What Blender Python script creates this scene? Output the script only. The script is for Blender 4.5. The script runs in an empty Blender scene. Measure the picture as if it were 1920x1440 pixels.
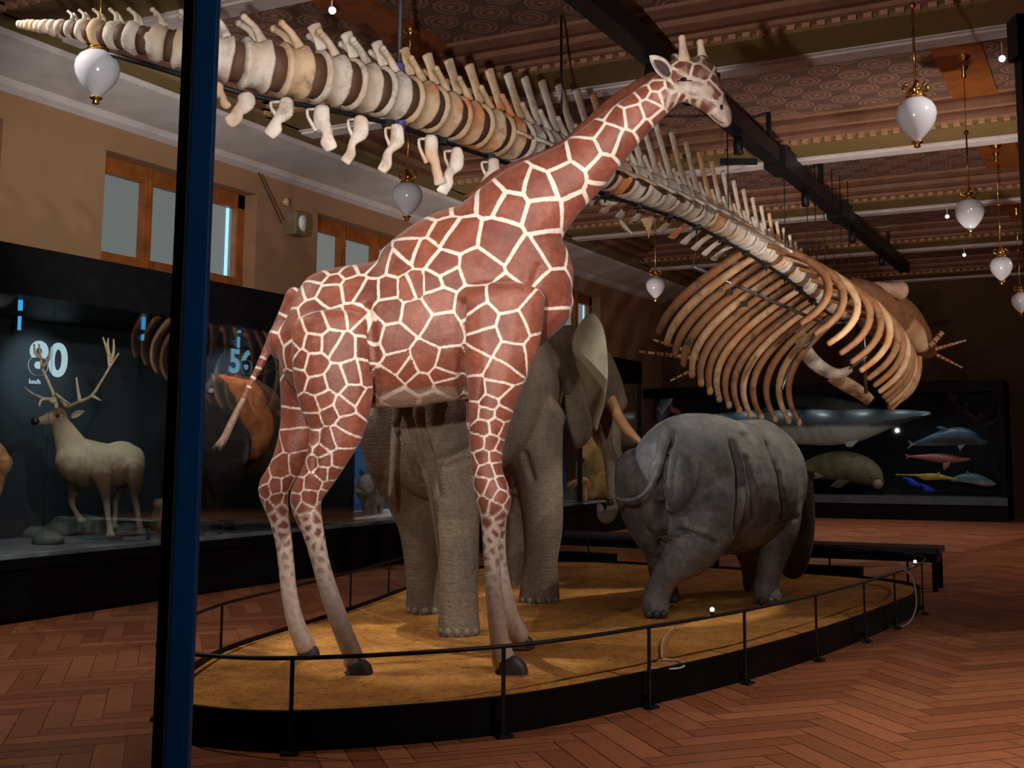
import bpy, bmesh, math, random
from math import sin, cos, pi, radians, atan, sqrt
from mathutils import Vector, Matrix, noise
from mathutils.kdtree import KDTree
from mathutils.bvhtree import BVHTree

S = bpy.context.scene
# ------------------------------------------------------------------ camera
FPX = 2135.0; PX = 1083.0; PY = 592.0
TILT = atan(257 / FPX); YAW = radians(25.4); EYE = 1.6
cd = bpy.data.cameras.new('camera'); cam = bpy.data.objects.new('camera', cd)
S.collection.objects.link(cam); S.camera = cam
cam.location = (0, 0, EYE)
cam.rotation_euler = (pi / 2 + TILT, 0, YAW)
cd.sensor_fit = 'HORIZONTAL'; cd.sensor_width = 36
cd.lens = FPX / 1920 * 36
cd.shift_x = -(PX - 960) / 1920; cd.shift_y = -(720 - PY) / 1920
cd.clip_start = 0.05; cd.clip_end = 200
# ------------------------------------------------------------------ view, world
S.view_settings.view_transform = 'Standard'; S.view_settings.look = 'None'
S.view_settings.gamma = 1.0; S.view_settings.use_curve_mapping = False
S.view_settings.exposure = 0.0
W = bpy.data.worlds.new('hall_ambience'); S.world = W; W.use_nodes = True
W.node_tree.nodes['Background'].inputs[0].default_value = (1.0, 0.84, 0.72, 1)
W.node_tree.nodes['Background'].inputs[1].default_value = 0.02

def aim(o, tgt):
    d = Vector(tgt) - o.location
    o.rotation_euler = d.to_track_quat('-Z', 'Y').to_euler()

def spot(loc, tgt, power, ang, col=(1, .86, .72), blend=.5, rad=.04):
    l = bpy.data.lights.new('spot_light', 'SPOT'); l.energy = power; l.spot_size = radians(ang)
    l.spot_blend = blend; l.color = col; l.shadow_soft_size = rad
    o = bpy.data.objects.new('spot_light', l); S.collection.objects.link(o); o.location = loc; aim(o, tgt)
    return o

def area(loc, tgt, power, sx, sy, col=(1, .9, .8)):
    l = bpy.data.lights.new('area_light', 'AREA'); l.energy = power; l.shape = 'RECTANGLE'
    l.size = sx; l.size_y = sy; l.color = col
    o = bpy.data.objects.new('area_light', l); S.collection.objects.link(o); o.location = loc; aim(o, tgt)
    return o

WARM = (1, .80, .60); NEUT = (1, .93, .86)
# front spots of the hall, high up on the camera side
spot((1.6, 3.4, 5.7), (-4.3, 7.0, 2.7), 1150, 32, (1, .93, .88), .5)
spot((-2.6, 0.8, 5.8), (-4.9, 7.0, 2.6), 420, 34, (1, .9, .84), .5)
spot((-8.6, 5.4, 5.7), (-3.6, 10.4, 1.5), 1000, 24, (.95, .97, 1), .5)
spot((2.2, 8.2, 5.8), (-5.3, 10.3, 2.1), 800, 24, (1, .9, .78), .6)
# spots on the black ceiling track
spot((-4.2, 7.7, 5.4), (-4.5, 6.9, 0), 480, 74, (1, .86, .7), .3, .03)
spot((-7.6, 9.0, 5.7), (-4.6, 7.3, 0), 700, 22, (1, .88, .7), .3, .03)
spot((-1.2, 12.0, 5.7), (-4.4, 9.9, 0), 700, 26, (1, .88, .7), .3, .03)
spot((-4.2, 10.6, 5.4), (-3.8, 10.4, 0), 700, 74, (1, .86, .7), .3, .03)
spot((-4.2, 13.6, 5.4), (-3.0, 13.0, 0), 420, 80, (1, .86, .7), .5, .03)
# whale skeleton
spot((-1.0, 3.6, 5.2), (-5.6, 7.6, 4.7), 520, 40, (1, .95, .9), .8)
spot((-2.2, 8.0, 3.6), (-4.7, 13.2, 4.7), 420, 40, (1, .9, .82), .8)
spot((0.0, 9.6, 4.6), (-4.2, 17.2, 3.5), 210, 30, (1, .86, .72), .8)
spot((-9.0, 11.0, 5.0), (-4.6, 17.0, 3.6), 100, 40, (1, .86, .72), .8)
# general hall light: wide spots high in the hall
spot((3.0, 20.0, 5.9), (-0.5, 20.0, 0), 1100, 130, (1, .86, .76), 1, .05)
spot((-5.0, 24.0, 5.8), (-5.0, 24.0, 0), 700, 120, (1, .84, .72), 1, .05)
spot((3.0, 5.5, 5.9), (0.9, 6.6, 0), 2300, 76, (1, .87, .78), 1, .05)
spot((-7.9, 4.8, 5.8), (-7.6, 7.2, 0), 620, 110, (1, .86, .76), 1, .05)
# uplight onto the ceiling and the window wall
spot((-2.0, 2.0, 2.4), (-6.0, 9.5, 6.3), 1050, 100, (1, .92, .84), 1, .06)
spot((-1.2, 13.5, 2.2), (-3.5, 18.0, 6.3), 680, 110, (1, .88, .76), 1, .06)
spot((-7.3, 14.6, 2.4), (-9.0, 19.0, 6.3), 360, 120, (1, .86, .74), 1, .06)
spot((-6.9, 6.6, 3.4), (-11.6, 12.4, 5.3), 700, 80, (1, .93, .84), 1, .04)
spot((1.2, .2, 2.6), (-1.1, 1.15, 1.7), 30, 50, (.8, .9, 1), 1, .04)  # not an uplight: lamp added beside the camera to brighten the foreground post

# ------------------------------------------------------------------ placing helpers
SY, CY, ST, CT = sin(YAW), cos(YAW), sin(TILT), cos(TILT)
def ray(u, v):
    x = (u - PX) / FPX; y = -(v - PY) / FPX
    fw = CT - y * ST; up = ST + y * CT
    return Vector((x * CY - fw * SY, x * SY + fw * CY, up)), fw
VIEW = Vector((-SY, CY, 0)); SIDE = Vector((CY, SY, 0)); UP = Vector((0, 0, 1))
def at(u, v, d):
    r, fw = ray(u, v)
    return Vector((0, 0, EYE)) + r * (d / fw)
def onY(u, v, Y):
    r, fw = ray(u, v); return Vector((0, 0, EYE)) + r * (Y / r.y)
def onX(u, v, X):
    r, fw = ray(u, v); return Vector((0, 0, EYE)) + r * (X / r.x)
def onZ(u, v, Z):
    r, fw = ray(u, v); return Vector((0, 0, EYE)) + r * ((Z - EYE) / r.z)

# ------------------------------------------------------------------ mesh helpers
class MB:
    def __init__(s): s.v = []; s.f = []
    def add(s, vs, fs):
        n = len(s.v); s.v += [Vector(p) for p in vs]; s.f += [tuple(i + n for i in f) for f in fs]; return s
    def box(s, a, b):
        x0, y0, z0 = [min(a[i], b[i]) for i in range(3)]; x1, y1, z1 = [max(a[i], b[i]) for i in range(3)]
        return s.add([(x0,y0,z0),(x1,y0,z0),(x1,y1,z0),(x0,y1,z0),(x0,y0,z1),(x1,y0,z1),(x1,y1,z1),(x0,y1,z1)],
                     [(0,3,2,1),(4,5,6,7),(0,1,5,4),(1,2,6,5),(2,3,7,6),(3,0,4,7)])
    def obox(s, c, ax, ay, az):
        c, ax, ay, az = Vector(c), Vector(ax), Vector(ay), Vector(az)
        vs = [c + sx*ax + sy*ay + sz*az for sz in (-1,1) for sx, sy in ((-1,-1),(1,-1),(1,1),(-1,1))]
        return s.add(vs, [(0,3,2,1),(4,5,6,7),(0,1,5,4),(1,2,6,5),(2,3,7,6),(3,0,4,7)])
    def rings(s, rings, closed=False):
        n = len(rings[0]); vs = [p for r in rings for p in r]; fs = []
        m = len(rings)
        for i in range(m if closed else m - 1):
            a = i * n; b = ((i + 1) % m) * n
            for j in range(n):
                k = (j + 1) % n
                fs.append((a + j, a + k, b + k, b + j))
        if not closed:
            fs.append(tuple(range(n))[::-1]); fs.append(tuple((m - 1) * n + j for j in range(n)))
        return s.add(vs, fs)
    def loft(s, st, ref, n=20, dome=True, sub=3):
        """st: (centre, r1, r2); r1 runs across ref and the path, r2 towards ref"""
        ref = Vector(ref).normalized()
        pts = [Vector(a[0]) for a in st]; R1 = [a[1] for a in st]; R2 = [a[2] for a in st]
        if sub > 1 and len(pts) > 2:
            P, A, B = [], [], []
            def cr(a, b, c, d, t):
                return (b * 2 + (c - a) * t + (a * 2 - b * 5 + c * 4 - d) * (t * t) + (b * 3 - a - c * 3 + d) * (t ** 3)) * .5
            L = len(pts)
            for i in range(L - 1):
                i0, i3 = max(0, i - 1), min(L - 1, i + 2)
                for k in range(sub):
                    t = k / sub
                    P.append(cr(pts[i0], pts[i], pts[i+1], pts[i3], t))
                    A.append(max(.002, cr(R1[i0], R1[i], R1[i+1], R1[i3], t)))
                    B.append(max(.002, cr(R2[i0], R2[i], R2[i+1], R2[i3], t)))
            P.append(pts[-1]); A.append(R1[-1]); B.append(R2[-1])
            pts, R1, R2 = P, A, B
        rr = []
        L = len(pts)
        prev = None
        for i in range(L):
            t = (pts[min(L-1, i+1)] - pts[max(0, i-1)])
            if t.length < 1e-6: t = Vector((0, 0, 1))
            t.normalize()
            n1 = ref.cross(t)
            if n1.length < .15 and prev is not None: n1 = prev - t * prev.dot(t)
            n1.normalize()
            if prev is not None and n1.dot(prev) < 0: n1 = -n1
            prev = n1
            n2 = t.cross(n1).normalized()
            rr.append((pts[i], R1[i], R2[i], n1, n2, t))
        rings = []
        def ring(c, a, b, n1, n2): return [c + n1 * (a * cos(2*pi*j/n)) + n2 * (b * sin(2*pi*j/n)) for j in range(n)]
        if dome:
            c, a, b, n1, n2, t = rr[0]; m = min(a, b)
            for q in (80, 55, 28): rings.append(ring(c - t * m * sin(radians(q)) * .8, a * cos(radians(q)), b * cos(radians(q)), n1, n2))
        for c, a, b, n1, n2, t in rr: rings.append(ring(c, a, b, n1, n2))
        if dome:
            c, a, b, n1, n2, t = rr[-1]; m = min(a, b)
            for q in (28, 55, 80): rings.append(ring(c + t * m * sin(radians(q)) * .8, a * cos(radians(q)), b * cos(radians(q)), n1, n2))
        return s.rings(rings)
    def tube(s, pts, r, n=8, sub=1, closed=False):
        pts = [Vector(p) for p in pts]
        if not isinstance(r, (list, tuple)): r = [r] * len(pts)
        if closed:
            L = len(pts); rings = []
            for i in range(L):
                t = (pts[(i+1) % L] - pts[i-1]).normalized()
                n1 = UP.cross(t).normalized() if abs(t.z) < .9 else Vector((1,0,0)); n2 = t.cross(n1)
                rings.append([pts[i] + (n1 * cos(2*pi*j/n) + n2 * sin(2*pi*j/n)) * r[i] for j in range(n)])
            return s.rings(rings, True)
        d = pts[-1] - pts[0]
        ref = UP if abs(d.normalized().z) < .8 else Vector((.3, 1, 0))
        return s.loft([(p, q, q) for p, q in zip(pts, r)], ref, n, False, sub)
    def ball(s, c, r, n=14, m=9, ax=(1,1,1)):
        c = Vector(c); rings = []
        for i in range(1, m):
            th = pi * i / m
            rings.append([c + Vector((ax[0]*r*sin(th)*cos(2*pi*j/n), ax[1]*r*sin(th)*sin(2*pi*j/n), -ax[2]*r*cos(th))) for j in range(n)])
        return s.rings(rings)
    def lathe(s, c, prof, n=20, ax=None):
        c = Vector(c)
        z = Vector(ax or (0,0,1)).normalized(); x = z.orthogonal().normalized(); y = z.cross(x)
        return s.rings([[c + z*h + (x*cos(2*pi*j/n) + y*sin(2*pi*j/n))*r for j in range(n)] for r, h in prof])
    def prism(s, pts2, a, ex, ey, ez):
        """closed outline pts2 in the (ex, ey) plane at a, thickness vector ez"""
        a, ex, ey, ez = Vector(a), Vector(ex), Vector(ey), Vector(ez)
        n = len(pts2); v = [a + ex*p[0] + ey*p[1] for p in pts2]
        return s.add(v + [p + ez for p in v], [tuple(range(n))[::-1], tuple(range(n, 2*n))] + [(i, (i+1) % n, n + (i+1) % n, n + i) for i in range(n)])

def mesh_from(mb, name, off=Vector((0,0,0))):
    me = bpy.data.meshes.new(name)
    me.from_pydata([tuple(p - off) for p in mb.v], [], mb.f)
    bm = bmesh.new(); bm.from_mesh(me); bmesh.ops.recalc_face_normals(bm, faces=bm.faces); bm.to_mesh(me); bm.free()
    return me
def put(name, me, mat, parent=None, smooth=True):
    o = bpy.data.objects.new(name, me); S.collection.objects.link(o)
    if mat is not None: me.materials.clear(); me.materials.append(mat)
    if parent is not None: o.parent = parent
    if smooth:
        for p in me.polygons: p.use_smooth = True
    return o
def wloc(p):
    v = Vector((0,0,0))
    while p is not None: v += p.location; p = p.parent
    return v
def part(name, mb, mat, parent, smooth=False, bevel=0, seg=2):
    o = put(name, mesh_from(mb, name, wloc(parent)), mat, parent, smooth)
    if bevel:
        m = o.modifiers.new('bevel', 'BEVEL'); m.width = bevel; m.segments = seg; m.limit_method = 'ANGLE'
    return o
def solo(name, mb, mat, label, cat, loc, group=None, smooth=False, bevel=0, kind=None):
    loc = Vector(loc)
    o = put(name, mesh_from(mb, name, loc), mat, None, smooth); o.location = loc
    if bevel:
        m = o.modifiers.new('bevel', 'BEVEL'); m.width = bevel; m.segments = 2; m.limit_method = 'ANGLE'
    o['label'] = label; o['category'] = cat
    if group: o['group'] = group
    if kind: o['kind'] = kind
    return o
def thing(name, label, cat, loc, group=None):
    o = bpy.data.objects.new(name, None); S.collection.objects.link(o); o.location = loc
    o.empty_display_size = .1
    o['label'] = label; o['category'] = cat
    if group: o['group'] = group
    return o
def struct(name, mb, mat, smooth=False, parent=None, label=None):
    o = put(name, mesh_from(mb, name), mat, parent, smooth)
    if parent is None: o['kind'] = 'structure'
    if label: o['label'] = label
    return o
def baked(name, mb, voxel, smooth, off=Vector((0,0,0)), fac=.5):
    """one continuous skin over the overlapping solids of mb"""
    me = mesh_from(mb, name, off)
    o = bpy.data.objects.new('tmp', me); S.collection.objects.link(o)
    m = o.modifiers.new('r', 'REMESH'); m.mode = 'VOXEL'; m.voxel_size = voxel; m.use_smooth_shade = True
    if smooth: k = o.modifiers.new('s', 'SMOOTH'); k.iterations = smooth; k.factor = fac
    dg = bpy.context.evaluated_depsgraph_get()
    out = bpy.data.meshes.new_from_object(o.evaluated_get(dg)); out.name = name
    bpy.data.objects.remove(o); bpy.data.meshes.remove(me)
    return out
def body(name, mb, mat, parent, voxel=.02, smooth=6, fac=.5):
    return put(name, baked(name, mb, voxel, smooth, wloc(parent), fac), mat, parent, True)
def copy_thing(root, loc, label=None):
    r = root.copy(); S.collection.objects.link(r); r.location = loc
    if label: r['label'] = label
    for ch in list(root.children):
        c = ch.copy(); S.collection.objects.link(c); c.parent = r
        for g in ch.children:
            q = g.copy(); S.collection.objects.link(q); q.parent = c
    return r

# ------------------------------------------------------------------ materials
def srgb(r, g, b):
    f = lambda c: (c/255/12.92) if c/255 <= .04045 else ((c/255+.055)/1.055)**2.4
    return (f(r), f(g), f(b))
class N:
    def __init__(s, name):
        s.m = bpy.data.materials.new(name); s.m.use_nodes = True; s.t = s.m.node_tree
        s.b = s.t.nodes['Principled BSDF']
    def n(s, typ, **kw):
        x = s.t.nodes.new(typ)
        for k, v in kw.items():
            if k in x.inputs: x.inputs[k].default_value = v
            else: setattr(x, k, v)
        return x
    def l(s, a, b): s.t.links.new(a, b)
    def coord(s, kind='Object'): return s.n('ShaderNodeTexCoord').outputs[kind]
    def noise(s, scale, detail=4, rough=.55, vec=None, dist=0):
        x = s.n('ShaderNodeTexNoise'); x.inputs['Scale'].default_value = scale; x.inputs['Detail'].default_value = detail
        x.inputs['Roughness'].default_value = rough; x.inputs['Distortion'].default_value = dist
        s.l(vec or s.coord(), x.inputs['Vector']); return x.outputs['Fac']
    def ramp(s, fac, stops, interp='LINEAR'):
        r = s.n('ShaderNodeValToRGB'); r.color_ramp.interpolation = interp
        e = r.color_ramp.elements
        while len(e) < len(stops): e.new(.5)
        for i, (p, c) in enumerate(stops): e[i].position = p; e[i].color = (*c, 1) if len(c) == 3 else c
        s.l(fac, r.inputs[0]); return r.outputs[0]
    def math(s, op, a, b=None, c=None):
        x = s.n('ShaderNodeMath', operation=op)
        for i, q in enumerate((a, b, c)):
            if q is None: continue
            if isinstance(q, (int, float)): x.inputs[i].default_value = q
            else: s.l(q, x.inputs[i])
        return x.outputs[0]
    def mix(s, fac, a, b, mode='MIX'):
        x = s.n('ShaderNodeMix', data_type='RGBA', blend_type=mode)
        for k, q in ((0, fac), (6, a), (7, b)):
            if isinstance(q, (int, float)): x.inputs[k].default_value = q
            elif isinstance(q, tuple): x.inputs[k].default_value = (*q, 1)
            else: s.l(q, x.inputs[k])
        return x.outputs[2]
    def bump(s, h, strength=.3, dist=.02):
        x = s.n('ShaderNodeBump'); x.inputs['Strength'].default_value = strength; x.inputs['Distance'].default_value = dist
        s.l(h, x.inputs['Height']); s.l(x.outputs[0], s.b.inputs['Normal'])
    def set(s, base=None, rough=None, metal=None, spec=None):
        for k, v in (('Base Color', base), ('Roughness', rough), ('Metallic', metal), ('Specular IOR Level', spec)):
            if v is None: continue
            if isinstance(v, tuple): s.b.inputs[k].default_value = (*v, 1)
            elif isinstance(v, (int, float)): s.b.inputs[k].default_value = v
            else: s.l(v, s.b.inputs[k])
        return s.m

def simple(name, c, rough=.6, metal=0, var=.25, scale=6, bump=0, spec=.5, bscale=40):
    q = N(name)
    f = q.noise(scale, 5)
    lo = tuple(max(0, x*(1-var)) for x in c); hi = tuple(min(1, x*(1+var)) for x in c)
    q.set(q.ramp(f, [(.3, lo), (.7, hi)]), rough, metal, spec)
    if bump: q.bump(q.noise(bscale, 5), bump, .01)
    return q.m
def emit(name, c, e):
    q = N(name); q.set((0,0,0), .5)
    q.b.inputs['Emission Color'].default_value = (*c, 1); q.b.inputs['Emission Strength'].default_value = e
    return q.m
def glassy(name, tint=(.9,.95,.95), refl=.06):
    m = bpy.data.materials.new(name); m.use_nodes = True; t = m.node_tree; t.nodes.clear()
    o = t.nodes.new('ShaderNodeOutputMaterial'); a = t.nodes.new('ShaderNodeBsdfTransparent'); g = t.nodes.new('ShaderNodeBsdfGlossy')
    a.inputs[0].default_value = (*tint, 1); g.inputs['Roughness'].default_value = .02
    x = t.nodes.new('ShaderNodeMixShader'); fr = t.nodes.new('ShaderNodeFresnel'); fr.inputs[0].default_value = 1.45
    mu = t.nodes.new('ShaderNodeMath'); mu.operation = 'MULTIPLY'; mu.inputs[1].default_value = refl / .035
    cl = t.nodes.new('ShaderNodeMath'); cl.operation = 'MINIMUM'; cl.inputs[1].default_value = .6
    t.links.new(fr.outputs[0], mu.inputs[0]); t.links.new(mu.outputs[0], cl.inputs[0]); t.links.new(cl.outputs[0], x.inputs[0])
    t.links.new(a.outputs[0], x.inputs[1]); t.links.new(g.outputs[0], x.inputs[2]); t.links.new(x.outputs[0], o.inputs[0])
    return m

M = {}
M['black'] = simple('black_metal', (.008,.008,.01), .45, .0, .2, spec=.3)
M['blackmatt'] = simple('black_lacquer', (.003,.003,.004), .5, 0, .3, spec=.12)
M['blue'] = simple('blue_lit_metal', (.004,.09,.27), .5, .0, .1)  # blue-ish light on the foreground post, put into its base colour
M['steel'] = simple('grey_steel', (.25,.26,.29), .35, .8, .2)
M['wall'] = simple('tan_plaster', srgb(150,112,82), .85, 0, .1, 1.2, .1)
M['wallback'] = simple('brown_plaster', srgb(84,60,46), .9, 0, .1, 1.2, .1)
M['cornice'] = simple('pale_cornice', srgb(204,194,196), .7, 0, .12, 2.5)
M['olive'] = simple('olive_plaster', srgb(120,98,58), .8, 0, .1, 2)
M['mould'] = simple('pink_brown_moulding', srgb(140,100,78), .75, 0, .15, 4)
M['mould2'] = simple('red_brown_moulding', srgb(104,66,48), .75, 0, .15, 4)
M['dentil'] = simple('pale_dentil', srgb(176,132,104), .75, 0, .12, 4)
M['wood'] = simple('orange_brown_wood', srgb(142,78,30), .45, 0, .3, 5)
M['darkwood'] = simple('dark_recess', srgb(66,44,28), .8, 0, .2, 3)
M['gold'] = simple('polished_brass', (.75,.42,.09), .22, 1, .15)
M['globe'] = simple('opal_glass', (.6,.6,.68), .18, 0, .05)
M['pane'] = emit('daylit_blind', srgb(186,192,188), .3)
M['pane_bright'] = emit('bright_daylight_gap', (.35,.75,1), 1.2)
M['glass'] = glassy('clear_glass', (.95,.975,.975), .018)
M['casefloor'] = simple('grey_case_floor', srgb(110,118,122), .8, 0, .4, 3, .4)
M['snow'] = simple('white_snow_ground', srgb(225,225,220), .85, 0, .1, 8, .3)
M['casewall'] = simple('dark_teal_backdrop', srgb(32,42,50), .9, 0, .25, .8)
M['bluewall'] = simple('blue_backdrop', srgb(60,110,160), .9, 0, .15, .8)
M['fig'] = emit('white_numeral', srgb(196,222,232), .9)
M['fig2'] = emit('pale_blue_numeral', srgb(130,190,220), .8)
M['cyan'] = emit('cyan_light_tube', (.05,.42,.8), 1.1)
M['lampface'] = emit('spotlight_face', (.75,.95,1), 4)

# floor: herringbone oak
q = N('herringbone_oak')
a = q.n('ShaderNodeAttribute', attribute_name='tone')
mp = q.n('ShaderNodeMapping'); q.l(q.coord(), mp.inputs[0]); mp.inputs['Scale'].default_value = (3, 3, 3)
g = q.noise(5, 6, .6, mp.outputs[0], .6)
c1 = q.ramp(a.outputs['Fac'], [(0, srgb(134,86,58)), (.5, srgb(156,103,72)), (1, srgb(172,118,84))])
c2 = q.mix(.35, c1, q.ramp(g, [(.3, srgb(70,38,24)), (.7, srgb(190,122,84))]), 'OVERLAY')
q.set(c2, q.ramp(g, [(.2, (.26,)*3), (.8, (.42,)*3)]), 0, .5)
q.bump(g, .05, .005); M['oak'] = q.m

# ceiling panel with printed rosettes
q = N('rosette_ceiling')
sp = q.n('ShaderNodeSeparateXYZ'); q.l(q.coord(), sp.inputs[0])
def rosette(ox, oy):
    fx = q.math('SUBTRACT', q.math('FRACT', q.math('ADD', q.math('MULTIPLY', sp.outputs[0], 1/.62), ox)), .5)
    fy = q.math('SUBTRACT', q.math('FRACT', q.math('ADD', q.math('MULTIPLY', sp.outputs[1], 1/.62), oy)), .5)
    return q.math('SQRT', q.math('ADD', q.math('MULTIPLY', fx, fx), q.math('MULTIPLY', fy, fy)))
d = q.math('MINIMUM', rosette(0, 0), rosette(.5, .5))
bg = srgb(88,60,50); pk = srgb(150,110,94); dk = srgb(104,66,54)
col = q.ramp(d, [(0, pk), (.06, pk), (.075, dk), (.15, dk), (.165, pk), (.20, pk), (.215, dk), (.26, dk), (.275, pk), (.30, pk), (.32, bg), (1, bg)])
q.set(q.mix(.25, col, q.ramp(q.noise(30, 3), [(.35, (.02,.012,.01)), (.65, (.3,.2,.16))])), .8); M['rosette'] = q.m

# sand
q = N('ochre_sand')
n1 = q.noise(1.1, 6, .65); n2 = q.noise(70, 3, .7)
c = q.ramp(q.noise(2.2, 8, .75), [(.3, srgb(140,88,36)), (.48, srgb(192,132,56)), (.6, srgb(210,152,70)), (.75, srgb(226,182,108))])
sp_ = q.ramp(q.noise(22, 5, .75), [(.34, srgb(70,46,26)), (.47, (1,1,1))])
sq_ = q.ramp(n2, [(.3, (.35,.3,.25)), (.5, (1,1,1))])
q.set(q.mix(.6, q.mix(.7, c, sp_, 'MULTIPLY'), sq_, 'MULTIPLY'), .95)
q.bump(q.math('ADD', q.noise(14, 6, .7), q.math('MULTIPLY', n2, .4)), .8, .03); M['sand'] = q.m

# bone
def bone(name, c, c2, c3):
    q = N(name)
    f = q.noise(7, 6, .65); g = q.noise(2.2, 4, .6)
    a = q.ramp(f, [(.25, c2), (.5, c), (.8, tuple(min(1, x*1.15) for x in c))])
    q.set(q.mix(q.ramp(g, [(.48, (0,0,0)), (.66, (1,1,1))]), a, c3), .65)
    q.bump(q.noise(30, 6, .7), .5, .015); return q.m
M['bone'] = bone('pale_bone', srgb(206,194,182), srgb(122,108,98), srgb(192,160,132))
M['boneO'] = bone('orange_stained_bone', srgb(204,176,144), srgb(140,104,78), srgb(200,124,70))
M['bonerib'] = bone('brown_rib_bone', srgb(148,106,72), srgb(76,50,34), srgb(150,92,52))
M['disc'] = simple('brown_disc_cartilage', srgb(84,56,40), .7, 0, .2)
# =================================================================== the room
XW, YB, XR = -11.6, 30.0, 9.0
random.seed(4)
# floor
L, Wd = .8, .16
mb = MB(); tones = []
c45 = cos(pi/4)
def plank(x, y, w, h):
    g = .0035
    pts = [(x+g, y+g), (x+w-g, y+g), (x+w-g, y+h-g), (x+g, y+h-g)]
    wp = [((px - py) * c45, (px + py) * c45) for px, py in pts]
    cx = sum(p[0] for p in wp)/4; cy = sum(p[1] for p in wp)/4
    if not (XW < cx < XR and 0.5 < cy < YB): return
    mb.add([(p[0], p[1], 0) for p in wp], [(0,1,2,3)]); tones.append(random.random())
for j in range(-36, 37):
    for k in range(-210, 240):
        bx, by = k*Wd + j*L, k*Wd - j*L
        wx, wy = (bx-by)*c45, (bx+by)*c45
        if wx < XW-2 or wx > XR+2 or wy < -2 or wy > YB+2: continue
        plank(bx, by, L, Wd); plank(bx+L, by+Wd-L, Wd, L)
me = bpy.data.meshes.new('floor'); me.from_pydata([tuple(p) for p in mb.v] + [(XW,-3,-.004),(XR,-3,-.004),(XR,YB,-.004),(XW,YB,-.004)], [], mb.f + [tuple(len(mb.v)+i for i in range(4))])
at_ = me.attributes.new('tone', 'FLOAT', 'FACE')
for i, t in enumerate(tones): at_.data[i].value = t
at_.data[len(tones)].value = 0
fl = put('floor', me, M['oak'], None, False); fl['kind'] = 'structure'

# left wall with window openings (three windows in view)
WIN = [(10.3, 13.15), (14.6, 17.5), (19.0, 21.9), (23.0, 25.75), (5.9, 8.8)]
WT, WB = 5.47, 3.4
mb = MB()
ys = sorted([v for w in WIN for v in w])
edges = [-3.0] + ys + [YB]
for i in range(0, len(edges), 2): mb.box((XW-.5, edges[i], 0), (XW, edges[i+1], 6.6))
for y0, y1 in WIN:
    mb.box((XW-.5, y0, 0), (XW, y1, WB)); mb.box((XW-.5, y0, WT), (XW, y1, 6.6))
struct('wall_left', mb, M['wall'])
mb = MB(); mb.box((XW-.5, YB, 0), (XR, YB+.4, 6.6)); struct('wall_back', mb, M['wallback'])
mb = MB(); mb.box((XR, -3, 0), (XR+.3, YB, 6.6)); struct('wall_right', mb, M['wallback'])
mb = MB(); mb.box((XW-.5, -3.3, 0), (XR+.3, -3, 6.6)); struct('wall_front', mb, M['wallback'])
for i, (y0, y1) in enumerate(sorted(WIN)):
    wr = bpy.data.objects.new('window_%d' % (i+1), None); S.collection.objects.link(wr)
    wr.location = (XW-.4, (y0+y1)/2, WB); wr['kind'] = 'structure'
    fx0, fx1 = XW-.34, XW-.26
    mb = MB()
    mb.box((fx0, y0, WT-.22), (fx1+.03, y1, WT)); mb.box((fx0, y0, WB), (fx1+.03, y1, WB+.12))
    mb.box((fx0, y0, WB), (fx1+.03, y0+.16, WT)); mb.box((fx0, y1-.16, WB), (fx1+.03, y1, WT))
    for k in (1, 2):
        yc = y0 + (y1-y0)*k/3; mb.box((fx0, yc-.07, WB), (fx1+.05, yc+.07, WT)); mb.box((fx0, yc-.02, WB), (fx1+.08, yc+.02, WT))
    mb.box((fx0, y0, 4.05), (fx1+.04, y1, 4.2))
    part('window_frame', mb, M['wood'], wr, bevel=.008)
    mb = MB(); mb.box((fx0-.06, y0, WB), (fx0-.03, y1, WT)); part('pane', mb, M['pane'], wr)
    mb = MB(); mb.box((fx0-.02, y1-.26, WB+.1), (fx0-.01, y1-.2, WT-.22)); part('light_gap', mb, M['pane_bright'], wr)
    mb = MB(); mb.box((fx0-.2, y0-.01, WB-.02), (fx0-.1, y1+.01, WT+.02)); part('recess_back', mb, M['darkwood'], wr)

# ceiling: printed panels between stepped beams
mb = MB(); mb.box((XW-.5, -3.3, 6.3), (XR+.3, YB+.4, 6.45)); struct('ceiling', mb, M['rosette'])
TR = [.2, 4.2, 8.5, 12.45, 16.85, 21.1, 25.45, 29.95]
ti = 0
def trim(mb, m, label=None):
    global ti; ti += 1
    return struct('trim_%d' % ti, mb, m, label=label)
X0 = -10.0
for T in TR:
    mo, m2, ol, co, de = MB(), MB(), MB(), MB(), MB()
    # stepped mouldings from the panel down to the soffit (facing the camera)
    steps = [(-1.62, 6.26), (-1.50, 6.21), (-1.40, 6.14), (-1.28, 6.11), (-1.18, 6.06)]
    for i, (dy, z) in enumerate(steps):
        (mo if i % 2 == 0 else m2).box((X0, T+dy, z), (XR, T-.95, 6.31))
    ol.box((X0, T-1.02, 6.0), (XR, T-.26, 6.3))
    co.box((X0, T-.27, 5.96), (XR, T-.02, 6.3)); co.box((X0, T-.33, 5.985), (XR, T-.26, 6.3))
    m2.box((X0, T-.04, 6.05), (XR, T+.08, 6.31)); mo.box((X0, T+.06, 6.15), (XR, T+.2, 6.31))
    x = X0
    while x < 1.0:
        de.box((x, T-1.1, 6.01), (x+.085, T-1.02, 6.085)); x += .16
    trim(mo, M['mould']); trim(m2, M['mould2']); trim(ol, M['olive']); trim(co, M['cornice']); trim(de, M['dentil'])
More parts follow.
